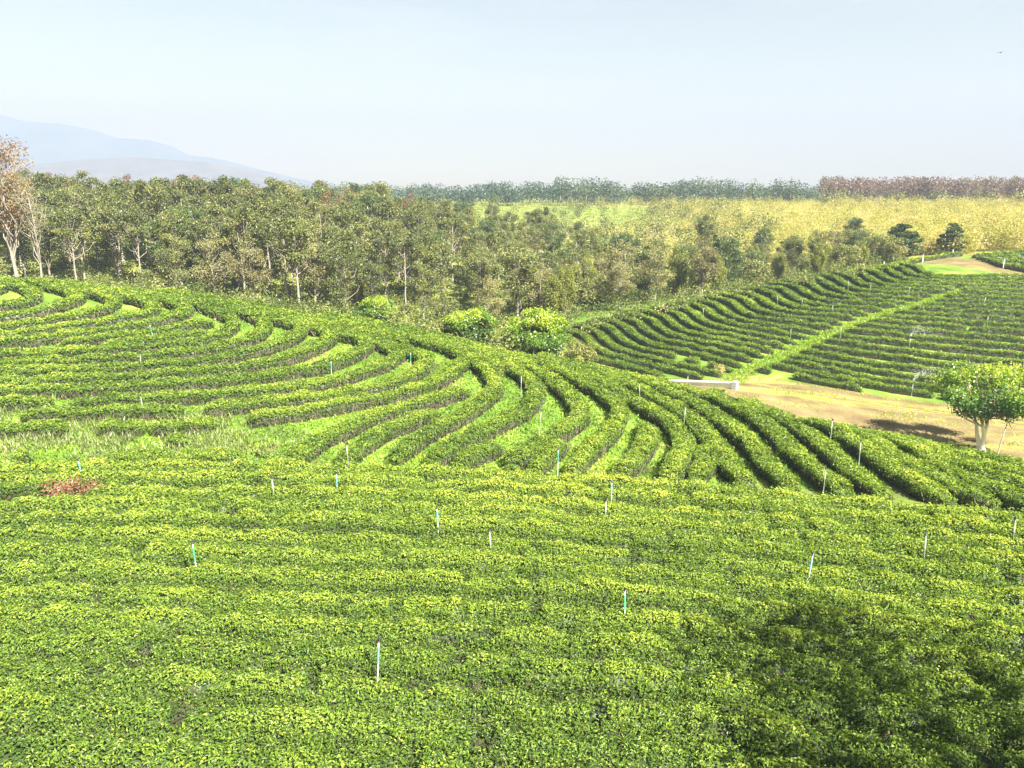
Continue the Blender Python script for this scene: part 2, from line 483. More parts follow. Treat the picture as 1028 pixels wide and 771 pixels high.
def runs(mask):
    out = []; st = None
    for i, q in enumerate(mask):
        if q and st is None: st = i
        if not q and st is not None: out.append((st, i)); st = None
    if st is not None: out.append((st, len(mask)))
    return out


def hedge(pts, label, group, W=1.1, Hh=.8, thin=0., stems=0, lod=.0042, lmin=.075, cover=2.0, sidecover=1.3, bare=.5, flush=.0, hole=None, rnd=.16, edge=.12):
    """one clipped row: foliage (dense twigs inside, leaf blades outside) and woody stems"""
    pts = np.asarray(pts, float)
    if len(pts) < 4: return None
    ds = np.hypot(*(pts[1] - pts[0]))
    N = len(pts)
    s = np.arange(N) * ds
    tg = np.gradient(pts, axis=0); tg /= np.maximum(np.hypot(*tg.T)[:, None], 1e-9)
    nr = np.stack([-tg[:, 1], tg[:, 0]], -1)
    dist = np.hypot(np.hypot(pts[:, 0], pts[:, 1]), 9)
    x0, y0 = pts[:, 0], pts[:, 1]
    g0 = H(x0, y0)
    live = np.ones(N, bool)
    if thin: live = fbm(x0 / 1.3, y0 / 1.3, 31, 2) > thin
    if np.ndim(hole): live &= ~hole
    k = np.ones(N)
    endf = np.minimum(1, np.minimum(s + .25, s[-1] - s + .25) / .7)
    # clip ends round each break
    brk = np.convolve(np.r_[1, live.astype(float), 1], [.25, .5, .25], 'same')[1:-1]
    hk = Hh * (.93 + .16 * (vn(x0 / 2.3, y0 / 2.3, 41) - .5) + .16 * (vn(x0 / .6, y0 / .6, 42) - .5)) * np.sqrt(endf) * (.45 + .55 * np.clip(brk, 0, 1)) * np.where(live, 1, 0)
    wk = W * (.95 + .18 * (vn(x0 / 1.7, y0 / 1.7, 43) - .5) + .30 * (vn(x0 / .45, y0 / .45, 44) - .5)) * (.6 + .4 * endf) * (.6 + .4 * np.clip(brk, 0, 1))
    root = empty('tea_hedge', (x0[N // 2], y0[N // 2], g0[N // 2]))
    org = np.array([x0[N // 2], y0[N // 2], g0[N // 2]])
    tag(root, label, 'tea hedge', group)
    b = Buf()
    # twig mass
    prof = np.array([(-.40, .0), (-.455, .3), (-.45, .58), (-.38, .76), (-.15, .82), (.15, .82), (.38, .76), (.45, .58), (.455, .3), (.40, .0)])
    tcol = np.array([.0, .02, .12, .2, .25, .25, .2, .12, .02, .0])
    hx = x0[:, None] + nr[:, :1] * prof[:, 0] * wk[:, None]
    hy = y0[:, None] + nr[:, 1:] * prof[:, 0] * wk[:, None]
    jit = 1 + (vn(hx * 3.3 + prof[:, 1] * 5, hy * 3.3, 51) - .5) * .16
    hx = x0[:, None] + (hx - x0[:, None]) * jit; hy = y0[:, None] + (hy - y0[:, None]) * jit
    hz = H(hx, hy) * .5 + g0[:, None] * .5 + prof[:, 1] * hk[:, None] + bumps(hx, hy) * (prof[:, 1] > .7) - .03
    V = np.stack([hx, hy, hz], -1) - org
    m_ = len(prof)
    i = np.arange(N - 1)[:, None] * m_; j = np.arange(m_ - 1)[None]
    f = np.stack([i + j, i + m_ + j, i + m_ + j + 1, i + j + 1], -1)
    ok = live[:-1] & live[1:]
    f = f[ok].reshape(-1, 4)
    if len(f) == 0:
        bpy.data.objects.remove(root); return None
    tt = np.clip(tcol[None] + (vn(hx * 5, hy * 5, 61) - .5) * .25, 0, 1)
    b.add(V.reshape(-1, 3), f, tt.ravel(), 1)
    # close the ends of every run
    ends = []
    for a_, e_ in runs(live):
        if e_ - a_ > 1: ends += [(a_, -1), (e_ - 1, 1)]
    caps = [(e * m_ + q, e * m_ + q + 1, e * m_ + m_ - 2 - q, e * m_ + m_ - 1 - q) for e, _ in ends for q in range(m_ // 2 - 1)]
    b.add(V.reshape(-1, 3), caps, np.minimum(tt, .25).ravel(), 1)
    for e, sg in ends:
        nn = int(min(900, 1.6 * wk[e] * hk[e] / (max(lmin, lod * dist[e]) ** 2 * .42)))
        ww = rng.uniform(-.5, .5, nn); qq = 1 - rng.random(nn) ** 1.2 * .9
        jt = sg * (rng.normal(.06, .06, nn) + .08 * np.sin(qq * 2.6))
        P_ = np.stack([x0[e] + tg[e, 0] * jt + nr[e, 0] * ww * wk[e], y0[e] + tg[e, 1] * jt + nr[e, 1] * ww * wk[e], g0[e] + hk[e] * qq * (1 - .2 * (2 * ww) ** 4)], -1)
        nm_ = unit(np.stack([sg * tg[e, 0] + rng.normal(0, .5, nn), sg * tg[e, 1] + rng.normal(0, .5, nn), rng.normal(.4, .4, nn)], -1))
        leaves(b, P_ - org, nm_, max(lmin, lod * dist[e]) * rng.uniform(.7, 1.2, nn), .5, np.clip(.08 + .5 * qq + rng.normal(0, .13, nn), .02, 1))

    Ll = np.maximum(lmin, lod * dist)

    def spread(cov, area):
        lam = np.where(live, cov * area * ds / (Ll ** 2 * .42), 0)
        return rng.poisson(lam)
    # top blades
    cnt = spread(cover, wk)
    idx = np.repeat(np.arange(N), cnt)
    fl = np.interp(y0, [11.5, 17, 25], flush) if np.ndim(flush) else np.full(N, flush)
    w = rng.uniform(-.53, .53, len(idx)); al = rng.uniform(-.5, .5, len(idx)) * ds
    px = x0[idx] + tg[idx, 0] * al + nr[idx, 0] * w * wk[idx]
    py = y0[idx] + tg[idx, 1] * al + nr[idx, 1] * w * wk[idx]
    bp = bumps(px, py)
    pz = g0[idx] + hk[idx] * (1 - rnd * np.abs(2 * w) ** 3) + bp + (rng.random(len(idx)) ** 2 * .13 - .07) * np.minimum(1.3, .6 + Ll[idx] * 4)
    nm = unit(np.stack([rng.normal(0, .42, len(idx)) + nr[idx, 0] * w * 1.1, rng.normal(0, .42, len(idx)) + nr[idx, 1] * w * 1.1, np.full(len(idx), .85)], -1))
    big = fbm(px / 5, py / 5, 71, 2) - .5
    t = np.clip(.60 + fl[idx] + rng.normal(0, .115, len(idx)) + bp * 1.1 - edge * np.abs(2 * w) ** 3 + big * .35, .2, 1)  # row edges: older leaf plus gap shade painted into the tint
    odd = rng.random(len(idx))
    t = np.where(odd > .975, .98, np.where(odd < .05, rng.uniform(.02, .3, len(idx)), t))
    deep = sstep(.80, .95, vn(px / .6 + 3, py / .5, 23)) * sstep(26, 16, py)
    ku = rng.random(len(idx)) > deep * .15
    t = t - deep * .25  # shade of the hollows painted into the leaf tint
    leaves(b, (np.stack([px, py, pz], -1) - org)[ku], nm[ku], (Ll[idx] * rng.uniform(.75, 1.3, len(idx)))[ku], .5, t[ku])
    # side blades
    for sd in (-1, 1):
        cnt = spread(sidecover, hk * .95)
        idx = np.repeat(np.arange(N), cnt)
        q = 1 - rng.random(len(idx)) ** 1.05 * .95
        keep = rng.random(len(idx)) < (1 - bare) + bare * sstep(.25, .8, q)
        idx = idx[keep]; q = q[keep]
        al = rng.uniform(-.5, .5, len(idx)) * ds
        off = sd * wk[idx] * (.44 + .08 * np.sin(q * 2.6) + rng.normal(0, .05, len(idx)))
        px = x0[idx] + tg[idx, 0] * al + nr[idx, 0] * off
        py = y0[idx] + tg[idx, 1] * al + nr[idx, 1] * off
        pz = g0[idx] + hk[idx] * q + bumps(px, py) * q
        nm = unit(np.stack([sd * nr[idx, 0] + rng.normal(0, .5, len(idx)), sd * nr[idx, 1] + rng.normal(0, .5, len(idx)), rng.normal(.35, .4, len(idx))], -1))
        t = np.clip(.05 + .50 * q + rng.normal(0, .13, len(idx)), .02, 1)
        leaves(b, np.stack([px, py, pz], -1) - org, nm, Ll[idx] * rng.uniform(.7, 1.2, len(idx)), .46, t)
    b.build('foliage', [M['tea'], M['hull']], root)
    if stems:
        st = Buf(); got = 0
        for sd in (-1, 1):
            cnt = rng.poisson(np.where(live, stems * ds, 0))
            for ii in np.repeat(np.arange(N), cnt):
                o2 = sd * wk[ii] * rng.uniform(.36, .46); a2 = rng.uniform(-.5, .5) * ds
                bx = x0[ii] + tg[ii, 0] * a2 + nr[ii, 0] * o2; by = y0[ii] + tg[ii, 1] * a2 + nr[ii, 1] * o2
                bz = g0[ii] - .02
                tx = bx + nr[ii, 0] * sd * .09 * wk[ii] + tg[ii, 0] * rng.normal(0, .12); ty = by + nr[ii, 1] * sd * .09 * wk[ii] + tg[ii, 1] * rng.normal(0, .12)
                tz = bz + hk[ii] * rng.uniform(.5, .85)
                tube(st, np.array([(bx, by, bz), ((bx * .4 + tx * .6), (by * .4 + ty * .6), (bz + tz) / 2), (tx, ty, tz)]) - org, [.02, .016, .009], 3, cap=False); got += 1
        if got: tag(st.build('stems', M['stem'], root), kind='stuff')
    return root


ORD = 'first second third fourth fifth sixth seventh eighth ninth tenth eleventh twelfth thirteenth fourteenth fifteenth sixteenth seventeenth eighteenth nineteenth twentieth'.split()
TENS = {20: 'twenty', 30: 'thirty', 40: 'forty', 50: 'fifty', 60: 'sixty', 70: 'seventy', 80: 'eighty', 90: 'ninety'}
TENTH = {30: 'thirtieth', 40: 'fortieth', 50: 'fiftieth', 60: 'sixtieth', 70: 'seventieth', 80: 'eightieth', 90: 'ninetieth'}


def nth(k):          # 0-based
    k += 1
    if k <= 20: return ORD[k - 1]
    if k % 10 == 0: return TENTH[k]
    return TENS[k // 10 * 10] + '-' + ORD[k % 10 - 1]


# ---- near slope: rows parallel to the foot of the spur
BOUND_PX = [(-160, 474), (-60, 472), (0, 470), (100, 465), (200, 464), (300, 466), (400, 470), (500, 474), (600, 480), (700, 487), (800, 496), (900, 503), (1000, 514), (1080, 526)]
bw = unproj(BOUND_PX)
bw = np.vstack([bw, bw[-1] + np.array([[4, -1.6], [9, -4.5]])])
bw = smooth_resample(bw, .12, 3)
for _ in range(60):
    bw[1:-1] = .25 * bw[:-2] + .5 * bw[1:-1] + .25 * bw[2:]


def offset_curve(p, d, ds=.12):
    for step in range(max(1, int(abs(d) / .5 + .5))):
        dd = d / max(1, int(abs(d) / .5 + .5))
        t = np.gradient(p, axis=0); t /= np.hypot(*t.T)[:, None]
        p = p + np.stack([t[:, 1], -t[:, 0]], -1) * dd
        p = smooth_resample(p, ds, 0)
        for _ in range(6): p[1:-1] = .25 * p[:-2] + .5 * p[1:-1] + .25 * p[2:]
    return p


SP = 1.15
cur = bw
rowsA = []
for k in range(18):
    cur = offset_curve(cur, -.2 if k == 0 else SP)
    rowsA.append(cur)
for k, c in enumerate(rowsA):
    yy = c[:, 1]
    lim = .70 * yy + 3.5
    sel = (np.abs(c[:, 0]) < lim)
    c2 = c[sel]
    hole = np.zeros(len(c2), bool)
    uu, vv = proj(c2[:, 0], c2[:, 1], H(c2[:, 0], c2[:, 1]) + TEA)
    if k == 2: hole = (uu < 92) & (uu > -200)
    if k == 16: hole = (uu > 935) & (uu < 1000)
    # a few missing bushes
    hedge(c2, f'level tea row of the near slope, {nth(k)} counting from the foot of the terraces', 'tea hedges of the near slope',
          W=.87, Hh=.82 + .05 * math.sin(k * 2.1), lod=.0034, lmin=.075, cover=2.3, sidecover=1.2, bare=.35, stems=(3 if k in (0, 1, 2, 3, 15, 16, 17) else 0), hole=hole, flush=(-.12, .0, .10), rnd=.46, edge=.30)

# ---- curving terraces of the spur
UPX = lambda nose: None
B_ROWS = [
    ([(-110, 306), (-60, 299), (-18, 291), (4, 284)], 9),
    # lower branch (towards the viewer) ... nose; then 'back' length over the crest
    ([(-60, 302), (0, 303), (20, 301), (38, 293)], 9),
    ([(-70, 318), (0, 314), (30, 310), (58, 304), (82, 296)], 10),
    ([(-70, 327), (0, 323), (58, 316), (94, 309), (119, 300)], 10),
    ([(-70, 336), (0, 331), (58, 325), (107, 318), (140, 312), (158, 305)], 10),
    ([(-70, 343), (0, 338), (60, 333), (117, 325), (165, 317), (192, 308)], 10),
    ([(60, 339), (120, 333), (180, 325), (212, 318)], 0),
    ([(100, 343), (150, 337), (180, 333), (207, 329)], 0),
    ([(-70, 352), (0, 350), (90, 348), (180, 341), (200, 338), (223, 332), (238, 318)], 10),
    ([(-70, 362), (0, 359), (90, 357), (180, 350), (238, 340), (262, 331), (268, 320)], 10),
    ([(-70, 370), (0, 368), (100, 366), (192, 358), (219, 355), (262, 346), (293, 336), (306, 325)], 10),
    ([(-70, 378), (0, 377), (100, 375), (196, 370), (238, 365), (281, 357), (316, 346), (337, 333)], 10),
    ([(-70, 387), (0, 386), (100, 385), (180, 380), (238, 375), (290, 369), (332, 361), (361, 350), (372, 340)], 10),
    ([(-70, 398), (0, 398), (100, 397), (180, 393), (240, 389), (290, 385), (330, 378), (360, 369), (390, 359), (404, 349)], 10),
    ([(-70, 410), (0, 410), (100, 408), (200, 405), (290, 397), (330, 391), (360, 386), (390, 380), (420, 368), (432, 357)], 8),
    ([(-70, 424), (0, 424), (100, 423), (200, 420), (290, 410), (340, 401), (372, 394), (408, 388), (441, 378), (456, 366)], 8),
    ([(293, 457), (308, 443), (326, 433), (350, 424), (385, 409), (418, 400), (452, 391), (469, 385)], 0),
    ([(344, 455), (362, 441), (383, 428), (418, 415), (444, 407)], 0),
    ([(395, 452), (424, 431), (461, 413), (485, 397), (500, 385), (494, 372), (477, 358), (455, 347)], 7),
    ([(432, 456), (467, 435), (506, 417), (535, 401), (541, 386), (530, 374), (508, 362), (480, 350)], 7),
    ([(461, 459), (481, 448), (500, 441)], 0),
    ([(514, 459), (530, 443), (563, 428), (583, 416), (583, 403), (568, 388), (549, 372), (525, 361)], 7),
    ([(536, 465), (550, 450), (566, 438)], 0),
    ([(573, 468), (585, 452), (606, 434), (622, 416), (623, 401), (603, 388), (578, 375), (549, 363)], 6),
    ([(622, 468), (641, 455), (653, 433), (647, 419)], 0),
    ([(672, 472), (680, 459), (688, 445), (686, 432), (672, 417), (655, 407), (627, 391), (586, 370)], 6),
    ([(700, 471), (710, 459), (706, 445)], 0),
    ([(752, 479), (735, 464), (716, 437), (690, 410), (667, 398), (637, 383), (598, 367)], 5),
    ([(796, 482), (777, 466), (754, 438), (725, 417), (694, 396), (665, 385), (630, 373)], 4),
    ([(851, 489), (826, 471), (799, 450), (771, 421), (735, 402), (705, 392), (672, 383)], 3),
    ([(890, 487), (869, 477), (842, 456), (816, 432), (783, 415), (750, 401)], 3),
    ([(953, 491), (925, 482), (892, 462), (863, 441), (832, 424), (800, 412)], 3),
    ([(999, 495), (964, 486), (952, 478), (916, 461), (886, 445), (850, 426), (825, 417)], 3),
    ([(1065, 508), (1028, 497), (989, 482), (954, 464), (915, 445), (867, 427)], 3),
    ([(1080, 497), (1028, 484), (984, 466), (944, 451), (886, 430)], 2),
    ([(1090, 486), (1028, 472), (984, 460), (925, 441)], 2),
    ([(1100, 476), (1028, 464), (989, 453), (955, 446)], 2),
    ([(183, 433), (140, 435), (80, 436), (30, 438), (-60, 440)], 0),
    ([(262, 445), (235, 454), (170, 452), (115, 451), (48, 452), (-50, 453)], 0),
]
rowsB = []
for px, back in B_ROWS:
    w = unproj(px, .66)
    if back:
        back += 6 if px[-1][0] < 560 else 0
        end = w[-1]
        tail = []
        a0, a1 = 136, 153
        if len(px) and px[-1][0] > 440:      # rows right of the nose line keep the direction they have
            d = w[-1] - w[-2]; a0 = math.degrees(math.atan2(d[1], d[0])); a1 = max(a0, 150)
        p = end.copy()
        st = back / 6
        for q in range(6):
            a = math.radians(a0 + (a1 - a0) * min(1, q / 2))
            p = p + st * np.array([math.cos(a), math.sin(a)]); tail.append(p.copy())
        w = np.vstack([w, tail])
    w = smooth_resample(w, .2, 3)
    rowsB.append(w[~(inside(w[:, 0], w[:, 1], TRACK) | ((w[:, 0] > 5) & (w[:, 1] > 46)))])
crest = []
for base, offs in ((18, (1.0, 2.0)), (19, ()), (13, (.95, 1.9)), (10, (.95,))):
    c = rowsB[base]
    i0 = int(np.argmax(c[:, 0])) + 12
    up = c[i0:]
    if len(up) < 12: continue
    tgv = np.gradient(up, axis=0); tgv /= np.hypot(*tgv.T)[:, None]
    for o_ in offs:
        crest.append(smooth_resample(up + np.stack([tgv[:, 1], -tgv[:, 0]], -1) * o_, .2, 1))
for k, c in enumerate(crest):
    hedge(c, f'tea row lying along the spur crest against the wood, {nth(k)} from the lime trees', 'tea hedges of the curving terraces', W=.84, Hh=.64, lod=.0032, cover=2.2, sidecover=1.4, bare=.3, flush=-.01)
bi = 0
for k, c in enumerate(rowsB):
    uu, vv = proj(c[:, 0], c[:, 1], H(c[:, 0], c[:, 1]) + TEA)
    rag = sstep(375, 420, vv) * sstep(330, 220, uu) + .45 * sstep(340, 375, vv) * sstep(150, 60, uu)
    if k >= len(rowsB) - 2: rag = np.maximum(rag, .8)
    hole = fbm(c[:, 0] / 1.2 + k * 3.1, c[:, 1] / 1.2, 91, 2) < rag * .38
    if k < 6: nm = f'tea row bending sharply at the crest, {nth(k)} bend from the russet tree'
    elif k in (6, 7): nm = ('upper' if k == 6 else 'lower') + ' of two short tea rows ending inside the curving terraces'
    elif k < 16: nm = f'long hairpin tea row on the spur, {nth(k - 8)} below the two short rows'
    elif k in (16, 17): nm = ('longer' if k == 16 else 'shorter') + ' straight tea row between bright grass strips, ending before the bend'
    elif k in (20, 22, 24, 26): nm = f'short stub of tea hedge, {nth((k - 20) // 2)} stub towards the whitewashed tree'
    elif k < 26: nm = f'bulging tea row around bright grass, {nth([18, 19, 21, 23, 25].index(k))} bulge towards the dirt track'
    elif k < 37: nm = f'diagonal tea row below the crest, {nth(k - 27)} one towards the whitewashed tree'
    elif k == 37: nm = 'broken tea row with gaps and weeds above the foot of the terraces'
    else: nm = 'row of separate ragged tea bushes along the foot of the terraces'
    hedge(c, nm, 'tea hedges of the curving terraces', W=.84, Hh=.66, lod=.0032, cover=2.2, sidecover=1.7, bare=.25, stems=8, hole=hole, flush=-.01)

# ---- terraced hill across the valley
NK = 27
noses = np.array([(574 + 13.4 * k if k < 17 else 574 + 13.4 * 17 + (k - 17) * 13.2, 0) for k in range(NK)], float)
noses[:, 1] = np.interp(noses[:, 0], [570, 600, 650, 700, 750, 800, 850, 900, 930], [335, 327.5, 314.5, 304, 293, 281.5, 271, 264, 260])
R0 = unproj([(1040, 421)])[0]; R1 = unproj([(1040, 272)])[0]
rowsC = []
for k in range(NK):
    nu, nv = noses[k]
    fr = k / (NK - 1)
    sc = 1 - .55 * fr
    w = unproj([(nu, nv + 2), (nu + 7 * sc, nv + 11 * sc), (nu + 26 * sc, nv + 21 * sc), (nu + 55 * sc, nv + 27 * sc)])
    yR = R0[1] + (R1[1] - R0[1]) * fr ** .95
    kx, _ = ray(1040, 330)
    Rk = np.array([kx * yR * 1.0, yR])
    ext = Rk + (Rk - w[-1]) * .22
    tail = [w[0] + np.array([-.35, .94]) * q for q in (5, 2.5)]
    mid = w[-1] * .5 + Rk * .5 + np.array([0, -.5])
    rowsC.append(smooth_resample(np.vstack([tail, w, mid, Rk, ext]), .3, 3))


nl = nr_ = 0
for k, c in enumerate(rowsC):
    ok = ~inside(c[:, 0], c[:, 1], TRACK)
    yb = np.interp(c[:, 0], edge_hill[:, 0], edge_hill[:, 1])
    ok &= c[:, 1] > yb + .4
    dp = pts_dist(c[:, 0], c[:, 1], PATH)
    ok &= ~(dp < pathw(c[:, 0]))
    ok &= ~(pts_dist(c[:, 0], c[:, 1], TOPPATH) < 1.5)
    for a, bnd in runs(ok):
        if bnd - a < 8: continue
        seg = c[a:bnd]
        # which side of the grass path
        pxm = np.interp(seg[:, 1].mean(), PATH[:, 1], PATH[:, 0])
        if seg[:, 0].mean() < pxm:
            nm = f'dark hill tea row on the ridge side of the path, {nth(nl)} upward'; nl += 1
        else:
            nm = f'dark hill tea row on the track side of the path, {nth(nr_)} upward'; nr_ += 1
        hole = fbm(seg[:, 0] / 2.0 + k, seg[:, 1] / 2.0, 101, 2) < .15
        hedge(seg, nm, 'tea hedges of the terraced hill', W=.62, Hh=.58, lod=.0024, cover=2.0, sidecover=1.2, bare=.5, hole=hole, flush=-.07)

# small plot on top of the hill
plotD = []
rl = unproj([(889, 266.5), (905, 262.5), (925, 258), (945, 255), (966, 252.5)], .6, ymin=70, ymax=125)
plotD.append(rl)
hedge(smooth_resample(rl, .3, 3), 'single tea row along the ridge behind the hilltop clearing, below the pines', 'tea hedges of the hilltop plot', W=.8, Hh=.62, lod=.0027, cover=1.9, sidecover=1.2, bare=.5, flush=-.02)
for k in range(6):
    pl = unproj([(1003 - 5 * k, 261.5 - 1.35 * k), (1007 - 5 * k, 263.5 - 1.7 * k), (1018, 266 - 2.9 * k), (1046, 271 - 4.2 * k)], .6, ymin=70, ymax=125)
    pl = np.vstack([pl, pl[-1] + (pl[-1] - pl[-2]) * .6])
    plotD.append(pl)
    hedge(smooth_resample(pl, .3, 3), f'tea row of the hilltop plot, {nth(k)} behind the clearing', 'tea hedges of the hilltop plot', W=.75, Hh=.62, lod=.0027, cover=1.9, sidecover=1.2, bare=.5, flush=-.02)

# ------------------------------------------------------------------ grass and weeds between the terraces
ALLB = np.vstack([c[::2] for c in rowsB[:-2]])


def near_rows(x, y, pts, r):
    cell = {}
    for p in pts: cell.setdefault((int(p[0] // r), int(p[1] // r)), []).append(p)
    out = np.zeros(len(x), bool)
    for i in range(len(x)):
        cx, cy = int(x[i] // r), int(y[i] // r)
        for a in (-1, 0, 1):
            for bb in (-1, 0, 1):
                for p in cell.get((cx + a, cy + bb), ()):
                    if (p[0] - x[i]) ** 2 + (p[1] - y[i]) ** 2 < r * r: out[i] = True
    return out


def blades(x, y, L, t, m, name, lean=.35, wr=.16, extra=None):
    z = H(x, y)
    b = Buf()
    up = unit(np.stack([rng.normal(0, lean, len(x)), rng.normal(0, lean, len(x)), np.ones(len(x))], -1))
    side = unit(np.cross(up, rng.normal(size=(len(x), 3))))
    leaves(b, np.stack([x, y, z], -1) + (up.T * L * .42).T, side, L, wr, t, along=up * 4)
    return b.build(name, m)


N = 110000
y = rng.uniform(25, 50, N); x = rng.uniform(-1, 1, N) * (.72 * y + 2)
ucur, vcur = proj(x, y, H(x, y))
bl = np.interp(x, bw[:, 0], bw[:, 1])
k_ = (y > bl + .2) & ~inside(x, y, TRACK) & (vcur < 480) & (rng.random(N) < .9)
x, y = x[k_], y[k_]
k_ = ~near_rows(x, y, ALLB, .42)
x, y = x[k_], y[k_]
L = rng.uniform(.10, .24, len(x))
o = blades(x, y, L, np.clip(.55 + rng.normal(0, .15, len(x)) + (fbm(x / 1.4, y / 1.4, 7) - .5) * 1.5, 0, 1), M['grass'], 'grass', wr=.34, lean=.6)
tag(o, 'bright short grass growing in the strips between the curving tea rows', 'grass', kind='stuff')
N = 60000
y = rng.uniform(27, 42, N); x = rng.uniform(-32, -6, N)
ucur, vcur = proj(x, y, H(x, y))
pr = sstep(345, 420, vcur) * sstep(470, 455, vcur) * sstep(330, 180, ucur) * sstep(.34, .56, fbm(x / 1.6, y / 2.2, 13))
k_ = rng.random(N) < pr
x, y = x[k_], y[k_]
o = blades(x, y, rng.uniform(.15, .5, len(x)), np.clip(.42 + rng.normal(0, .22, len(x)), 0, 1), M['weed'], 'weeds', wr=.12, lean=.22)
tag(o, 'tall pale weeds standing among the broken tea rows of the spur', 'weeds', kind='stuff')
# dry grass on the dirt track and the hilltop clearing
N = 40000
x = rng.uniform(8, 60, N); y = rng.uniform(34, 58, N)
de_ = pts_dist(x, y, edge_hill)
k_ = inside(x, y, TRACK) & ((de_ < 1.0 * fbm(x / 2, y / 2, 29)) | (np.abs(de_ - 3.7) < .3) | (fbm(x / 3, y / 1.2, 9) < .36)) & (rng.random(N) < .6)
x, y = x[k_], y[k_]
o = blades(x, y, rng.uniform(.12, .3, len(x)), np.clip(.9 + rng.normal(0, .2, len(x)), 0, 1), M['grass'], 'dry_grass', wr=.22, lean=.5)
tag(o, 'dry tufted grass along the edges of the ochre dirt track', 'grass', kind='stuff')
N = 14000
tt = rng.random(N) * (len(PATH) - 1); ii = tt.astype(int); fr = tt - ii
px = PATH[ii] * (1 - fr)[:, None] + PATH[np.minimum(ii + 1, len(PATH) - 1)] * fr[:, None]
x = px[:, 0] + rng.normal(0, .33, N); y = px[:, 1] + rng.normal(0, .33, N)
o = blades(x, y, rng.uniform(.12, .32, N), np.clip(.72 + rng.normal(0, .15, N), 0, 1), M['grass'], 'path_grass', wr=.4, lean=.6)
tag(o, 'yellow-green grass covering the path that climbs the terraced hill', 'grass', kind='stuff')

# ------------------------------------------------------------------ trees
def tree_proto(h, cb, rad, nclump, nleaf, L, leafm, barkm, seed, trunk_r=.14, forks=1, shape='round', clump_r=.9, flat=.8, hang=0., wander=.25, toplight=0., tvar=.12, tb0=.5, limb=True, trunk_vis=None):
    g = np.random.default_rng(seed)
    tb, cbuf = Buf(), Buf()
    stems = []
    for fki in range(forks):
        a = g.uniform(0, 6.28); k = 7
        zz = np.linspace(0, h * (.86 if forks == 1 else g.uniform(.62, .8)), k)
        spread = (0 if forks == 1 else rad * .35)
        base = np.zeros(2) if forks == 1 else np.array([math.cos(a), math.sin(a)]) * trunk_r * 1.1
        wx = np.cumsum(g.normal(0, wander * h / 40, k)); wy = np.cumsum(g.normal(0, wander * h / 40, k))
        P = np.stack([base[0] + wx - wx[0] + math.cos(a) * spread * (zz / h) ** 1.2 * 1.4, base[1] + wy - wy[0] + math.sin(a) * spread * (zz / h) ** 1.2 * 1.4, zz - .15], -1)
        R = trunk_r * (1 - .82 * (zz / zz[-1]) ** .9); R[0] *= 1.35
        tube(tb, P, R, 8); stems.append((P, R))
    for c in range(nclump):
        for _ in range(30):
            q = g.uniform(-1, 1, 3)
            r = np.linalg.norm(q)
            if .45 < r < 1: break
        if shape == 'cone': q[:2] *= .35 + .65 * (1 - (q[2] + 1) / 2)
        if shape == 'flat': q[2] = q[2] * .9 + .1
        if shape == 'fan': q[:2] *= .35 + .75 * ((q[2] + 1) / 2)
        ctr = np.array([q[0] * rad, q[1] * rad, cb + (h - cb) * (q[2] + 1) / 2])
        P, R = stems[c % len(stems)]
        zb = max(.15 * h, min(ctr[2] - abs(g.normal(.18, .08)) * h, P[-1, 2] * .97))
        ib = np.array([np.interp(zb, P[:, 2], P[:, 0]), np.interp(zb, P[:, 2], P[:, 1]), zb])
        rb = np.interp(zb, P[:, 2], R) * .6
        if limb:
            m1 = ib * .5 + ctr * .5 + np.array([0, 0, -.04 * h]) + g.normal(0, .03 * h, 3)
            tube(tb, [ib, m1, ctr], [rb, rb * .6 + .006, .012 + rb * .15], 5 if h < 6 else 4, cap=False)
            for _ in range(3):
                e = ctr + g.normal(0, clump_r * .55, 3)
                tube(tb, [m1 * .4 + ctr * .6, e], [.02 + rb * .2, .008], 4, cap=False)
        nn = int(nleaf * g.uniform(.6, 1.4))
        cr = clump_r * g.uniform(.7, 1.25)
        off = g.normal(size=(nn, 3)); off = unit(off) * (g.random(nn)[:, None] ** .45) * cr
        off[:, 2] *= flat
        if hang: off[:, 2] -= hang * g.random(nn) * cr
        nm = unit(off * .6 / cr + g.normal(0, .55, (nn, 3)) + np.array([0, 0, .45]))
        t = np.clip(tb0 + g.normal(0, tvar) + g.normal(0, .16, nn) + toplight * ((ctr[2] + off[:, 2] - cb) / (h - cb) - .5), 0, 1)  # toplight paints brighter sunlit tops into the leaf tint
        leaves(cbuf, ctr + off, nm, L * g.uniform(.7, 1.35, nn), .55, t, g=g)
    return tb.mesh('trunk', [barkm], True), cbuf.mesh('crown', [leafm])


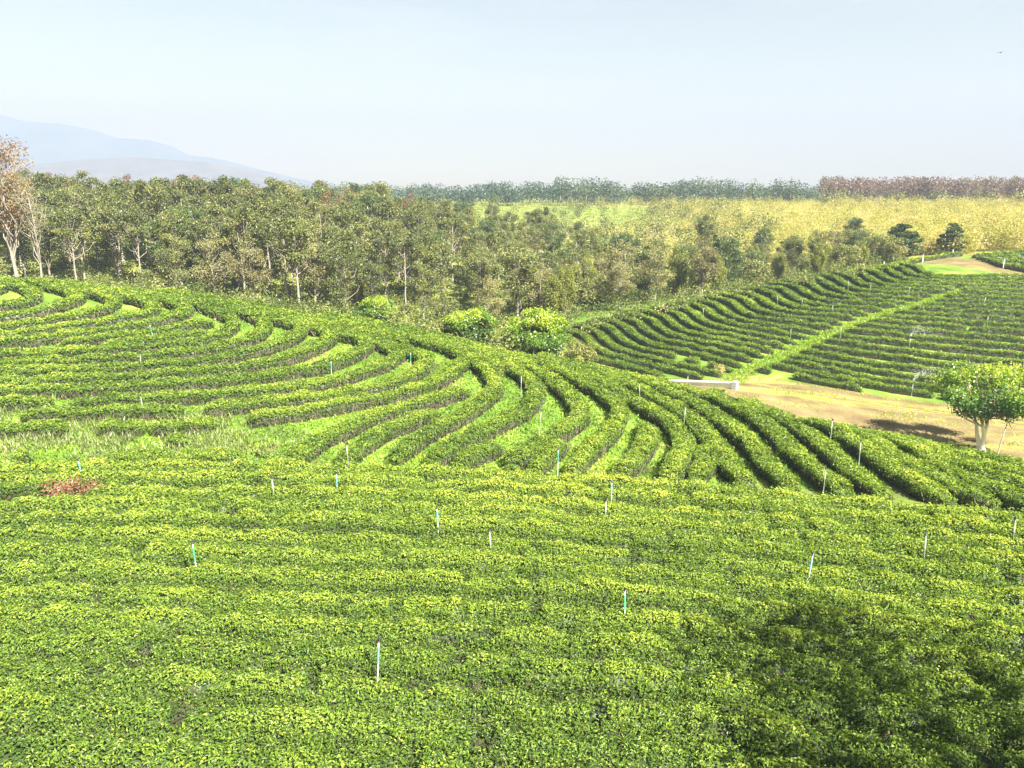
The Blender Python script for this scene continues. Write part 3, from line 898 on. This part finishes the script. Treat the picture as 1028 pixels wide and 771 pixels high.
PRO = {
    'olive': [tree_proto(10, 3.2, 2.3, 32, 125, .27, M['olive'], M['pale_bark'], 100 + i, .13, clump_r=.85, shape=('round', 'fan', 'round')[i]) for i in range(3)],
    'tall': [tree_proto(11.5, 5.2, 2.1, 26, 115, .27, M['olive'], M['pale_bark'], 120 + i, .14, clump_r=.8, shape=('fan', 'round')[i]) for i in range(2)],
    'dark': [tree_proto(9.5, 1.8, 2.9, 42, 130, .28, M['dark'], M['brown_bark'], 140 + i, .16, clump_r=1.0) for i in range(2)],
    'tan': [tree_proto(9, 2.2, 2.4, 32, 90, .25, M['tan'], M['pale_bark'], 160 + i, .12, clump_r=.85) for i in range(2)],
    'rust': [tree_proto(9.5, 3.4, 2.7, 30, 100, .27, M['rust'], M['brown_bark'], 180 + i, .14, clump_r=.95) for i in range(2)],
    'bamboo': [tree_proto(7, .6, 1.9, 34, 130, .30, M['bamboo'], M['pale_bark'], 200 + i, .05, forks=7, clump_r=.7, flat=1.7, shape='fan', limb=False) for i in range(2)],
    'bush': [tree_proto(4.2, .25, 2.1, 36, 80, .28, M['under'], M['brown_bark'], 220 + i, .06, forks=3, clump_r=.75) for i in range(2)],
}


def place(protos, kind_i, name, label, cat, group, x, y, sc, rz, z=None, mx=1.):
    tr, cr = protos[kind_i]
    r = empty(name, (x, y, (float(H(x, y)) if z is None else z)), rz)
    r.scale = (sc * mx, sc * mx, sc)
    for nm, me in (('trunk', tr), ('crown', cr)):
        o = bpy.data.objects.new(nm, me); COL.objects.link(o); o.parent = r
    return tag(r, label, cat, group)


KIND = {'olive': ('broadleaf_tree', 'olive-leaved tree'), 'tall': ('slender_tree', 'slender olive tree'), 'dark': ('evergreen_tree', 'dense dark green tree'),
        'tan': ('dry_tree', 'thin tan tree'), 'rust': ('rusty_tree', 'rust-brown tree'), 'bamboo': ('bamboo_clump', 'feathery bamboo clump'), 'bush': ('wild_bush', 'low olive wild bush')}
# sites of the wood: dart throwing over the hillside
sites = []
tries = 0
while tries < 60000 and len(sites) < 296:
    tries += 1
    y = rng.uniform(70, 142)
    if rng.random() > 1.25 - (y - 70) / 100: continue
    u = rng.uniform(-45, 900)
    kx, _ = ray(u, 260); x = kx * y
    yfront = np.interp(u, [-45, 100, 200, 300, 400, 480, 540, 600, 680, 760, 850, 900], [80, 81, 80, 77, 76, 75, 76, 78, 82, 88, 94, 100])
    if y < yfront or (u > 560 and y > 132): continue
    rad = 2.5 if y < 95 else (2.9 if y < 115 else 3.5)
    if any((x - a) ** 2 + (y - b) ** 2 < rad * rad for a, b, *_ in sites): continue
    sites.append((x, y, u, yfront))
plan = []
for x, y, u, yf in sites:
    dd = y - yf
    r = rng.random()
    if u > 560:
        kd = 'bamboo' if r < .44 else 'tan' if r < .54 else 'bush' if r < .72 else 'olive' if r < .9 else 'dark'
        sc = rng.uniform(.72, 1.0) * np.interp(u, [560, 620, 700, 780, 900], [.75, .85, .8, .6, .5])
        if kd == 'bush': sc = rng.uniform(.7, 1.0)
    elif dd < 6 and u > 330:
        kd = 'bush' if r < .30 else 'bamboo' if r < .52 else 'dark' if r < .62 else 'tan' if r < .82 else 'olive'
        sc = rng.uniform(.6, .85)
    elif dd < 6:
        kd = 'bush' if r < .22 else 'tan' if r < .38 else 'tall' if r < .62 else 'olive'
        sc = rng.uniform(.72, .98)
    elif y > 112 and u < 420:
        kd = 'rust' if r < .32 else 'dark' if r < .54 else 'tan' if r < .66 else 'olive'
        sc = rng.uniform(.8, 1.02)
    else:
        kd = 'olive' if r < .46 else 'tall' if r < .80 else 'dark' if r < .90 else 'tan'
        sc = rng.uniform(.82, 1.05) * np.interp(u, [300, 400, 500, 560], [1, .92, .74, .7])
    rank = 'at the wood edge' if dd < 8 else ('in the mid wood' if dd < 28 else 'on the wood crest')
    if u > 560: rank = 'behind the terraced hill'
    plan.append((rank, kd, u, x, y, sc))
plan.sort(key=lambda p: (p[0], p[1], p[2]))
cnt = {}
for rank, kd, u, x, y, sc in plan:
    k = cnt.setdefault((rank, kd), 0); cnt[(rank, kd)] += 1
    nmn, desc = KIND[kd]
    lab = f'{nth(k)} {desc} {rank} counting from the russet giant'
    place(PRO[kd], int(rng.integers(len(PRO[kd]))), nmn, lab, 'bush' if kd == 'bush' else 'bamboo' if kd == 'bamboo' else 'tree', 'trees of the wood beyond the tea', x, y, sc, rng.uniform(0, 6.28), mx=rng.uniform(.9, 1.2))

# the tall half-bare russet tree at the edge of the wood
pr = [tree_proto(17, 6.5, 3.9, 64, 64, .26, M['rust'], M['pale_bark'], 301, .24, clump_r=1.25, shape='fan', tvar=.2)]
kx, _ = ray(14, 250)
place(pr, 0, 'russet_tree', 'tallest tree of the wood, half bare with russet leaves and pale branches', 'tree', None, kx * 84, 84, 1.0, .6)
pr = [tree_proto(13.5, 6.5, 2.2, 30, 12, .22, M['tan'], M['pale_bark'], 303, .15, clump_r=1.0, shape='fan')]
kx, _ = ray(38, 250)
place(pr, 0, 'bare_tree', 'leafless pale grey tree standing right beside the russet giant', 'tree', None, kx * 82, 82, .95, 1.6)

# round lime bushes below the spur
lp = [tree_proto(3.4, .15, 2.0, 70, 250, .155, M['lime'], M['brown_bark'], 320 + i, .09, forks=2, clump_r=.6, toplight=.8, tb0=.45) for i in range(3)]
for i, (u, v, y, sc, lab) in enumerate([
    (380, 338, 60, .70, 'small round lime-green tree half hidden by the spur, apart from its two fellows'),
    (472, 352, 57, .88, 'round lime-green tree between the smaller lime tree and the largest one'),
    (537, 368, 56, 1.12, 'largest round lime-green tree, in the dip where spur and terraced hill meet')]):
    kx, kz = ray(u, v)
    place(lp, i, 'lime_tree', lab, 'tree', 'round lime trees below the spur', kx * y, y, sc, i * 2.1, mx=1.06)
kx, _ = ray(583, 352); place(PRO['bush'], 0, 'wild_bush', 'light green shrub at the foot of the largest lime tree', 'bush', None, kx * 53, 53, .55, .4)

# tree with whitewashed trunk by the track
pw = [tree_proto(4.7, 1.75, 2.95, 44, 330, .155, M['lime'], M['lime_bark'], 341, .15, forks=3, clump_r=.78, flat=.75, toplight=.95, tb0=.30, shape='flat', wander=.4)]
kx, _ = ray(988, 440)
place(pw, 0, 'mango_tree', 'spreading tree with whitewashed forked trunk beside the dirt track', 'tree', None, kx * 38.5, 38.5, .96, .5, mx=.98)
kx, _ = ray(1002, 450)
b = Buf(); zz = float(H(kx * 36, 36)); tube(b, [(kx * 36, 36, zz - .1), (kx * 36 + .1, 36, zz + 1.0), (kx * 36 + .25, 36, zz + 2.0)], [.03, .028, .025], 6)
tag(b.build('wooden_stake', M['bamboo'] if False else M['pale_bark'], smooth=True), 'pale leaning stake in front of the whitewashed tree', 'stake')

# dark layered pines at the far end of the hill
pp = [tree_proto(6.0, .6, 3.0, 46, 110, .40, M['dark'], M['brown_bark'], 360 + i, .14, clump_r=.8, flat=.38, shape='cone') for i in range(2)]
for i, (u, y, sc, mx, lab) in enumerate([(905, 103, .85, 1.2, 'wider of two dark layered pines behind the hilltop'), (955, 106, .72, 1.0, 'narrower dark layered pine behind the hilltop clearing')]):
    kx, _ = ray(u, 250)
    place(pp, i, 'layered_pine', lab, 'tree', 'pines behind the hilltop', kx * y, y, sc, i * 1.3, mx=mx)
kx, _ = ray(880, 250); place(PRO['dark'], 1, 'evergreen_tree', 'small dark round tree beside the wider layered pine', 'tree', None, kx * 103, 103, .42, 0.)

# tree just outside the view whose crown shades the slope below
pt = [tree_proto(10.5, 4.0, 5.2, 80, 55, .22, M['dark'], M['brown_bark'], 380, .25, clump_r=1.15)]
place(pt, 0, 'shade_tree', 'broad dark tree growing beside the near tea slope', 'tree', None, 12.9, 6.6, 1.0, .4, mx=1.12)

# ------------------------------------------------------------------ masses: scrub, undergrowth, far woods
def clumps(name, x, y, hgt, rad, nl, L, m, t0, tv, label, cat, trunks=None):
    b = Buf()
    z = H(x, y)
    for i in range(len(x)):
        off = unit(rng.normal(size=(nl, 3))) * (rng.random((nl, 1)) ** .5)
        off[:, :2] *= rad[i]; off[:, 2] = (off[:, 2] * .5 + .5) * hgt[i]
        if trunks: off[:, 2] = hgt[i] * trunks + off[:, 2] * (1 - trunks)
        nm = unit(rng.normal(0, .6, (nl, 3)) + np.array([0, 0, .4]))
        leaves(b, np.array([x[i], y[i], z[i]]) + off, nm, L * rng.uniform(.6, 1.3, nl), .6, np.clip(t0 + rng.normal(0, tv) + rng.normal(0, .09, nl), 0, 1))
        if trunks:
            tube(b, [(x[i], y[i], z[i] - .2), (x[i] + rng.normal(0, .2), y[i], z[i] + hgt[i] * .75)], [.22, .1], 4, m=1, cap=False)
    o = b.build(name, [m, M['pale_bark']])
    return tag(o, label, cat, kind='stuff')


def scatter(n_, u0, u1, y0, y1, pw=1.):
    y = y0 + (y1 - y0) * rng.random(n_) ** pw
    u = rng.uniform(u0, u1, n_)
    return (u - 514) / F * y / .99, y, u


x, y, u = scatter(2300, 560, 1120, 104, 285, 1.1)
x2, y2, u2 = scatter(260, 880, 1120, 96, 110)
x, y, u = np.r_[x, x2], np.r_[y, y2], np.r_[u, u2]
k_ = (y > np.interp(u, [560, 650, 760, 870, 900, 960, 1120], [150, 126, 118, 110, 98, 100, 104]))
k_ &= u + 160 * (fbm(x / 14, y / 20, 55) - .5) > 690 - (y - 150) * .35
for pl in plotD: k_ &= pts_dist(x, y, pl) > 3.2
k_ &= pts_dist(x, y, TOPPATH) > 7
x, y, u = x[k_], y[k_], u[k_]
clumps('yellow_scrub', x, y, rng.uniform(1.2, 4.2, len(x)), rng.uniform(.9, 2.4, len(x)), 100, .30, M['scrub'], .5, .24, 'yellow and tan scrub covering the plateau behind the pines', 'scrub')
x, y, u = scatter(1500, 380, 860, 118, 265)
k_ = (y > np.interp(u, [380, 560, 650, 760, 880], [135, 140, 124, 118, 112])) & (u + 160 * (fbm(x / 14, y / 20, 55) - .5) < 760 - (y - 150) * .35) & ~((y > 195) & (u < 650) & (rng.random(len(u)) < .75))
x, y, u = x[k_], y[k_], u[k_]
clumps('olive_scrub', x, y, rng.uniform(1.6, 5.0, len(x)), rng.uniform(1.2, 2.6, len(x)), 60, .45, M['under'], .42, .24, 'olive scrub between the wood and the far treeline', 'scrub')
x, y, u = scatter(4300, -60, 900, 50, 125)
yf = np.interp(u, [-45, 100, 200, 300, 400, 480, 540, 600, 680, 760, 850, 900], [80, 81, 80, 77, 76, 75, 76, 78, 82, 88, 94, 100])
k_ = (y < yf + 28) & (y > np.where(u < 560, np.interp(x, [-60, -40, -16, -3, 10], [60, 57.5, 52.5, 46.5, 43]) + 7, yf - 7))
x, y = x[k_], y[k_]
clumps('undergrowth', x, y, rng.uniform(.5, 2.3, len(x)), rng.uniform(.6, 1.4, len(x)), 46, .24, M['under'], .32, .2, 'pale dry undergrowth along the foot of the wood', 'undergrowth')
x, y, u = scatter(900, -150, 1150, 268, 420, 1.4)
k_ = ~((u > 800) & (y < 330))
x, y, u = x[k_], y[k_], u[k_]
clumps('distant_wood', x, y, rng.uniform(4.5, 9, len(x)) * (.45 + 1.1 * fbm(x / 28, y / 60, 77)), rng.uniform(3, 6.5, len(x)), 200, .85, M['fwood'], .32, .2, 'bluish distant treeline on the horizon', 'wood', .08)
x, y, u = scatter(330, 812, 1150, 262, 330)
clumps('reddish_wood', x, y, rng.uniform(7.6, 10.8, len(x)), rng.uniform(2.2, 3.2, len(x)), 200, .72, M['rubber'], .45, .12, 'even reddish plantation wood with pale trunks on the horizon', 'wood', .28)
x, y, u = scatter(110, 812, 1150, 255, 275)
clumps('plantation_edge', x, y, rng.uniform(3, 6.5, len(x)), rng.uniform(1.5, 2.8, len(x)), 50, .9, M['under'], .35, .2, 'green shrubs along the edge of the reddish plantation', 'shrubs')

# ------------------------------------------------------------------ mountains
def mountains():
    dv_ = 0
    prof = np.array([(-420, 150), (-250, 128), (-120, 120), (-40, 112), (0, 114), (20, 121), (45, 129), (75, 131), (110, 138), (130, 146), (160, 148), (183, 154), (196, 163), (230, 168), (265, 178), (300, 187), (340, 196)], float)
    D = 2500.
    uu = np.linspace(-420, 340, 150)
    top = np.interp(uu, prof[:, 0], prof[:, 1])
    xs = (uu - 514) / F * D / 1.02
    zt = np.array([ray(a, b - 9)[1] * D for a, b in zip(uu, top)])
    dy = np.linspace(-600, 450, 42)
    X, DY = np.meshgrid(xs, dy)
    Y = D + DY
    fall = np.clip(1 - np.abs(DY) / np.where(DY < 0, 600, 450), 0, 1) ** 1.25
    rid = fbm(X / 130, Y / 260, 201, 4)
    Z = -6 + (zt[None] + 6) * np.clip(fall * (1 - .55 * (1 - fall) * rid * 1.6), 0, 1) + (fbm(X / 40, Y / 40, 203, 3) - .5) * 14 * fall * (1 - fall) * 4
    ny, nx = X.shape
    i = np.arange(ny - 1)[:, None] * nx; j = np.arange(nx - 1)[None]
    b = Buf(); b.add(np.stack([X, Y, Z], -1).reshape(-1, 3), np.stack([i + j, i + j + 1, i + nx + j + 1, i + nx + j], -1).reshape(-1, 4))
    tag(b.build('mountains', simple('mountain_forest', (.08, .125, .145), (.11, .15, .165), .95, .01), smooth=True), kind='structure')  # forest colour lightened and blued to paint in distance haze


mountains()


def foothills():
    prof = np.array([(-420, 172), (-200, 165), (-60, 168), (40, 170), (100, 163), (150, 161), (185, 164), (215, 166), (250, 173), (285, 183), (320, 194)], float)
    D = 1750.
    uu = np.linspace(-420, 320, 120)
    xs = (uu - 514) / F * D / 1.02
    zt = np.array([ray(a, b - 5)[1] * D for a, b in zip(uu, np.interp(uu, prof[:, 0], prof[:, 1]))])
    dy = np.linspace(-350, 300, 26)
    X, DY = np.meshgrid(xs, dy)
    fall = np.clip(1 - np.abs(DY) / np.where(DY < 0, 350, 300), 0, 1) ** 1.2
    Z = -6 + (zt[None] + 6) * fall * (1 - .5 * (1 - fall) * fbm(X / 90, DY / 150, 211, 3)) + (fbm(X / 30, DY / 30, 213, 3) - .5) * 8 * fall * (1 - fall) * 4
    ny, nx = X.shape
    i = np.arange(ny - 1)[:, None] * nx; j = np.arange(nx - 1)[None]
    b = Buf(); b.add(np.stack([X, D + DY, Z], -1).reshape(-1, 3), np.stack([i + j, i + j + 1, i + nx + j + 1, i + nx + j], -1).reshape(-1, 4))
    tag(b.build('hills', simple('foothill_scrub', (.13, .125, .13), (.09, .09, .095), .95, .02), smooth=True), kind='structure')


foothills()

# ------------------------------------------------------------------ sprinklers
def sprinkler_proto(sleeve, pipe, above):
    """riser pipe, coloured sleeve, rotating head"""
    hgt = .85 + above
    a = Buf(); tube(a, [(0, 0, -.1), (0, 0, hgt * .5), (0, 0, hgt)], .018, 8)
    riser = a.mesh('riser', [pipe], True)
    s = Buf(); tube(s, [(0, 0, hgt - above * .95), (0, 0, hgt - above * .25)], [.027, .027], 10)
    sl = s.mesh('sleeve', [sleeve], True)
    h = Buf(); tube(h, [(0, 0, hgt - .01), (0, 0, hgt + .05)], [.035, .028], 8); tube(h, [(-.09, 0, hgt + .07), (0, 0, hgt + .05), (.10, 0, hgt + .10)], [.012, .02, .014], 6)
    tube(h, [(.10, 0, hgt + .10), (.13, 0, hgt + .06)], [.012, .008], 6)
    hd = h.mesh('nozzle', [M['dark_pl']], True)
    return riser, sl, hd


SPK = {
    'green': sprinkler_proto(M['green_pl'], M['grey'], .55),
    'blue': sprinkler_proto(M['blue_pl'], M['grey'], .5),
    'white': sprinkler_proto(M['pale_pl'], M['pale_pl'], .45),
}
DESC = {'green': 'green-sleeved sprinkler', 'blue': 'teal-grey sprinkler', 'white': 'pale sprinkler'}
spots = [
    # kind, u, v of the hedge top it rises from, words
    ('green', 377, 668, 'in the nearest rows, the lowest of all'), ('green', 197, 566, 'by itself on the shaded-edge side of the near slope'), ('green', 628, 614, 'midway down the near slope'),
    ('blue', 811, 575, 'on the near slope towards the tree shadow'), ('blue', 440, 527, 'in the middle of the near slope'), ('blue', 338, 487, 'just below the straight tea rows'),
    ('blue', 614, 495, 'just below the bulging tea rows, beside a shorter white one'), ('white', 608, 513, 'just below the bulging tea rows, beside a teal one'), ('white', 930, 553, 'on the near slope below the diagonal rows'),
    ('white', 1019, 536, 'on the near slope at the end below the diagonal rows'), ('white', 494, 548, 'low in the middle of the near slope'), ('white', 275, 490, 'just below the broken rows'),
    ('blue', 83, 473, 'at the edge of the gap with the dead bush'),
    ('green', 412, 362, 'in the grass inside a hairpin bend'), ('white', 541, 420, 'on the grass beside the bulging rows'), ('green', 560, 463, 'in the grass by a short hedge stub'), ('green', 154, 333, 'among the sharp bends of the crest'),
    ('white', 141, 362, 'on the spur between hairpin rows'), ('white', 143, 405, 'among the weeds of the broken rows'), ('white', 349, 455, 'at the foot of the shorter straight row'), ('white', 835, 430, 'between the middle diagonal rows'),
    ('white', 864, 452, 'between the lower diagonal rows'), ('white', 687, 416, 'between the upper diagonal rows'), ('white', 523, 384, 'inside the bulge of the first bulging rows'), ('blue', 332, 370, 'on the middle hairpin row'),
    ('white', 828, 480, 'at the foot of a diagonal row'), ('white', 643, 392, 'behind the crest of the diagonal rows'),
    ('white', 781, 301, 'on the terraced hill near its ridge'), ('white', 706, 314, 'on the lowest ridge bends of the terraced hill'), ('white', 852, 286, 'high on the terraced hill near the ridge'), ('white', 874, 290, 'high on the terraced hill, second from the ridge'),
    ('white', 913, 292, 'high on the terraced hill above the path end'), ('white', 805, 304, 'on the upper terraces above the path middle'), ('white', 836, 311, 'just above the grass path top'), ('white', 794, 335, 'on the lower terraces above the grass path'),
    ('white', 844, 333, 'right beside the grass path'), ('white', 988, 303, 'high on the wide side of the terraced hill'), ('white', 992, 322, 'halfway up the wide side of the terraced hill'), ('white', 690, 383, 'beside the white roadside wall'),
    ('white', 913, 345, 'spraying water on the middle terraces'), ('white', 916, 390, 'spraying water on the lowest terraces'),
]
for kd, u, v, words in spots:
    p = unproj([(u, v)])[0]
    r = empty('sprinkler', (p[0], p[1], float(H(p[0], p[1]))), rng.uniform(0, 6.28))
    r.rotation_euler = (rng.normal(0, .04), rng.normal(0, .04), rng.uniform(0, 6.28))
    if v < 350 and u > 570: r.scale = (1.2, 1.2, 1.0)
    elif v < 520: r.scale = (1.0, 1.0, .9)
    for me in SPK[kd]:
        o = bpy.data.objects.new(me.name, me); COL.objects.link(o); o.parent = r
    tag(r, f'{DESC[kd]} {words}', 'sprinkler', 'irrigation sprinklers among the tea rows')
    if 'spraying' in words:
        wb = Buf(); g = np.random.default_rng(int(u + v))
        nd_ = 380
        tt = g.random(nd_); an = g.normal(.9, .22, nd_)
        dist_ = tt * 4.2
        P = np.stack([np.cos(an) * dist_, np.sin(an) * dist_ * .5, 1.45 + dist_ * .62 - .17 * dist_ ** 2 + g.normal(0, .05, nd_) * (1 + 4 * tt)], -1) + g.normal(0, .03, (nd_, 3)) * (1 + 4 * tt[:, None])
        leaves(wb, P, unit(g.normal(size=(nd_, 3))), .05, .5, .5)
        so = wb.build('water_spray', M['white']); so.location = r.location
        tag(so, 'fine white water jet over the ' + ('middle' if v < 360 else 'lowest') + ' terraces of the hill', 'water spray', kind='stuff')

# ------------------------------------------------------------------ white roadside wall
wl = unproj([(668, 386), (736, 399)], .05, ymin=43)
p0, p1 = wl[0], wl[1]
kx0, _ = ray(668, 386); kx1, _ = ray(735, 398)
p0 = np.array([kx0 * 51.5, 51.5]); p1 = np.array([kx1 * 48.5, 48.5])
d = p1 - p0; Lw = float(np.hypot(*d)); rz = math.atan2(d[1], d[0])
zb = float(min(H(*p0), H(*p1)))
zt0 = ray(668, 381.5)[1] * 51.5; zt1 = ray(735, 383.5)[1] * 48.5
wroot = empty('roadside_wall', (p0[0], p0[1], 0), rz)
tag(wroot, 'low white roadside wall with coping at the start of the dirt track', 'wall')


def slanted(buf, x0, x1, hw, z0b, z1b, z0t, z1t):
    V = [(x0, -hw, z0b), (x1, -hw, z1b), (x1, hw, z1b), (x0, hw, z0b), (x0, -hw, z0t), (x1, -hw, z1t), (x1, hw, z1t), (x0, hw, z0t)]
    buf.add(V, [(0, 3, 2, 1), (4, 5, 6, 7), (0, 1, 5, 4), (1, 2, 6, 5), (2, 3, 7, 6), (3, 0, 4, 7)])


lerp = lambda f: zt0 + (zt1 - zt0) * f
b = Buf(); slanted(b, 0, Lw, .12, zb - .6, zb - .6, lerp(0) - .06, lerp(1) - .06); b.build('body', M['white'], wroot)
b = Buf(); slanted(b, -.05, Lw + .05, .19, lerp(0) - .057, lerp(1) - .057, lerp(0), lerp(1)); b.build('coping', M['white'], wroot)
b = Buf()
for f in (.985,):
    slanted(b, Lw - .02, Lw + .3, .24, zb - .6, zb - .6, lerp(1) + .06, lerp(1) + .06)
b.build('end_pillar', M['grey'], wroot)

# ------------------------------------------------------------------ fence posts on the hilltop, dead bush, bird
for i, (u, v, hp, lab) in enumerate([(926, 263, .95, 'white post at the ridge end of the hilltop clearing'), (956, 257, .9, 'white post between the two rows behind the clearing'), (1007, 269, 1.1, 'white post on the open side of the hilltop clearing'), (887, 268, .7, 'short pale post on the ridge near the wider pine')]):
    p = unproj([(u, v)], .05, ymin=80)[0]
    r = empty('marker_post', (p[0], p[1], float(H(*p))))
    b = Buf(); box(b, (-.05, -.05, -.2), (.05, .05, hp)); b.build('shaft', M['white'], r)
    b = Buf(); box(b, (-.07, -.07, hp + .001), (.07, .07, hp + .05)); b.build('cap', M['grey'], r)
    tag(r, lab, 'post', 'white posts of the hilltop')

p = unproj([(72, 505)], .1)[0]
r = empty('dead_bush', (p[0], p[1], float(H(*p))))
tb, cb_ = Buf(), Buf()
for k in range(16):
    e = np.array([rng.normal(0, .38), rng.normal(0, .2), rng.uniform(.35, .8)])
    tube(tb, [(rng.normal(0, .1), rng.normal(0, .05), -.05), e * .5 + rng.normal(0, .05, 3), e], [.02, .014, .006], 5, cap=False)
    q = e + rng.normal(0, .16, (45, 3)); q[:, 2] = np.maximum(q[:, 2], .02)
    leaves(cb_, q, unit(rng.normal(size=(45, 3))), .11, .45, np.clip(rng.normal(.5, .2, 45), 0, 1))
tb.build('stems', M['stem'], r); cb_.build('foliage', M['deadleaf'], r)
tag(r, 'withered reddish-brown bush in the gap of the near tea rows', 'bush')

p = unproj([(723, 374)], .05, ymin=50)[0]
r = empty('dry_bush', (p[0], p[1], float(H(*p))))
cb_ = Buf(); tb = Buf()
for k in range(10):
    e = np.array([rng.normal(0, .2), rng.normal(0, .2), rng.uniform(.2, .5)])
    tube(tb, [(0, 0, -.05), e], [.02, .008], 4, cap=False)
    q = e + rng.normal(0, .14, (30, 3)); q[:, 2] = np.maximum(q[:, 2], .02)
    leaves(cb_, q, unit(rng.normal(size=(30, 3))), .2, .4, np.clip(rng.normal(1.0, .15, 30), 0, 1))
tb.build('stems', M['stem'], r); cb_.build('foliage', M['scrub'], r)
tag(r, 'small orange dry bush where the grass path meets the dirt track', 'bush')

# bird far up in the sky
kx, kz = ray(1004, 53); yb_ = 120.
r = empty('bird', (kx * yb_, yb_, kz * yb_), .5)
b = Buf(); tube(b, [(-.26, 0, 0), (-.2, 0, .01), (-.05, 0, .02), (.12, 0, .02), (.2, 0, .04), (.27, 0, .04), (.33, 0, .03)], [.01, .03, .07, .065, .04, .045, .008], 8); b.build('body', M['bird'], r, True)
for sd in (-1, 1):
    b = Buf(); V = []
    for fx, z in ((0, .03), (.25, .12), (.5, .10), (.62, .05)):
        ch = .17 * (1 - fx / .75)
        V += [(ch * .6, sd * (.04 + fx), z), (-ch * .7, sd * (.04 + fx), z - .01), (-ch * .7, sd * (.04 + fx), z - .018), (ch * .6, sd * (.04 + fx), z - .012)]
    f = []
    for q in range(3):
        for e in range(4):
            f.append((q * 4 + e, q * 4 + (e + 1) % 4, q * 4 + 4 + (e + 1) % 4, q * 4 + 4 + e))
    f.append((12, 13, 14, 15)); f.append((0, 3, 2, 1))
    b.add(V, f); b.build('wing', M['bird'], r)
tag(r, 'small dark bird flying high in the pale sky', 'bird')

# ------------------------------------------------------------------ haze
def haze():
    b = Buf(); box(b, (-2600, -45, -24), (2600, 3150, 275))
    m, nd, ln = mat('haze_air')
    pv = nd.new('ShaderNodeVolumePrincipled')
    pv.inputs['Color'].default_value = (.345, .385, .535, 1)
    pv.inputs['Density'].default_value = HAZE
    pv.inputs['Anisotropy'].default_value = 0
    out = nd.new('ShaderNodeOutputMaterial'); ln.new(pv.outputs[0], out.inputs['Volume'])
    o = b.build('haze', m)
    tag(o, kind='stuff'); o['label'] = 'pale bluish haze filling the valley air'; o['category'] = 'haze'


HAZE = .00065
haze()

# ------------------------------------------------------------------ light, sky, camera
AZ, EL = math.radians(138), math.radians(47)
S = Vector((math.cos(EL) * math.sin(AZ), math.cos(EL) * math.cos(AZ), math.sin(EL)))
sl = bpy.data.lights.new('sun', 'SUN'); sl.energy = 5.0; sl.angle = math.radians(.6); sl.color = (1, .94, .84)
so = bpy.data.objects.new('sun', sl); COL.objects.link(so); so.rotation_euler = (-S).to_track_quat('-Z', 'Y').to_euler()

w = bpy.data.worlds.new('World'); scene.world = w; w.use_nodes = True
nd, ln = w.node_tree.nodes, w.node_tree.links
nd.clear()
sky = nd.new('ShaderNodeTexSky'); sky.sky_type = 'NISHITA'; sky.sun_disc = False
sky.sun_elevation = EL; sky.sun_rotation = AZ; sky.air_density = 1.0; sky.dust_density = .5; sky.ozone_density = 1.5
tc = nd.new('ShaderNodeTexCoord'); mp = nd.new('ShaderNodeMapping'); mp.inputs['Scale'].default_value = (1, 1, 5)
ln.new(tc.outputs['Generated'], mp.inputs[0])
nz = nd.new('ShaderNodeTexNoise'); nz.inputs['Scale'].default_value = 3.2; nz.inputs['Detail'].default_value = 7; nz.inputs['Roughness'].default_value = .6
ln.new(mp.outputs[0], nz.inputs['Vector'])
cr = nd.new('ShaderNodeMapRange'); cr.inputs[1].default_value = .5; cr.inputs[2].default_value = .85; cr.inputs[3].default_value = 0; cr.inputs[4].default_value = .35
ln.new(nz.outputs['Fac'], cr.inputs[0])
tn = nd.new('ShaderNodeMix'); tn.data_type = 'RGBA'; tn.blend_type = 'MULTIPLY'; tn.inputs[0].default_value = 1; ln.new(sky.outputs[0], tn.inputs[6]); tn.inputs[7].default_value = (1.20, .97, .675, 1)
mx = nd.new('ShaderNodeMix'); mx.data_type = 'RGBA'; ln.new(cr.outputs[0], mx.inputs[0]); ln.new(tn.outputs[2], mx.inputs[6]); mx.inputs[7].default_value = (5.5, 5.8, 6.2, 1)
bg = nd.new('ShaderNodeBackground'); bg.inputs['Strength'].default_value = .05
ln.new(mx.outputs[2], bg.inputs['Color'])
ow = nd.new('ShaderNodeOutputWorld'); ln.new(bg.outputs[0], ow.inputs[0])

cam = bpy.data.cameras.new('camera'); co = bpy.data.objects.new('camera', cam); COL.objects.link(co)
co.location = (0, 0, 0); co.rotation_euler = (math.radians(90) - TH, 0, 0)
cam.sensor_width = 36; cam.lens = 36 * F / 1028; cam.clip_end = 9000; cam.clip_start = .1
scene.camera = co

vs = scene.view_settings
vs.view_transform = 'Standard'; vs.look = 'None'; vs.gamma = 1; vs.exposure = 2.22; vs.use_curve_mapping = False
cy = scene.cycles
cy.max_bounces = 9; cy.diffuse_bounces = 7; cy.glossy_bounces = 1; cy.transmission_bounces = 4; cy.transparent_max_bounces = 4; cy.volume_bounces = 1
cy.use_adaptive_sampling = True; cy.adaptive_threshold = .02
cy.use_denoising = True
try: cy.denoiser = 'OPENIMAGEDENOISE'
except Exception: pass
cy.caustics_reflective = False; cy.caustics_refractive = False
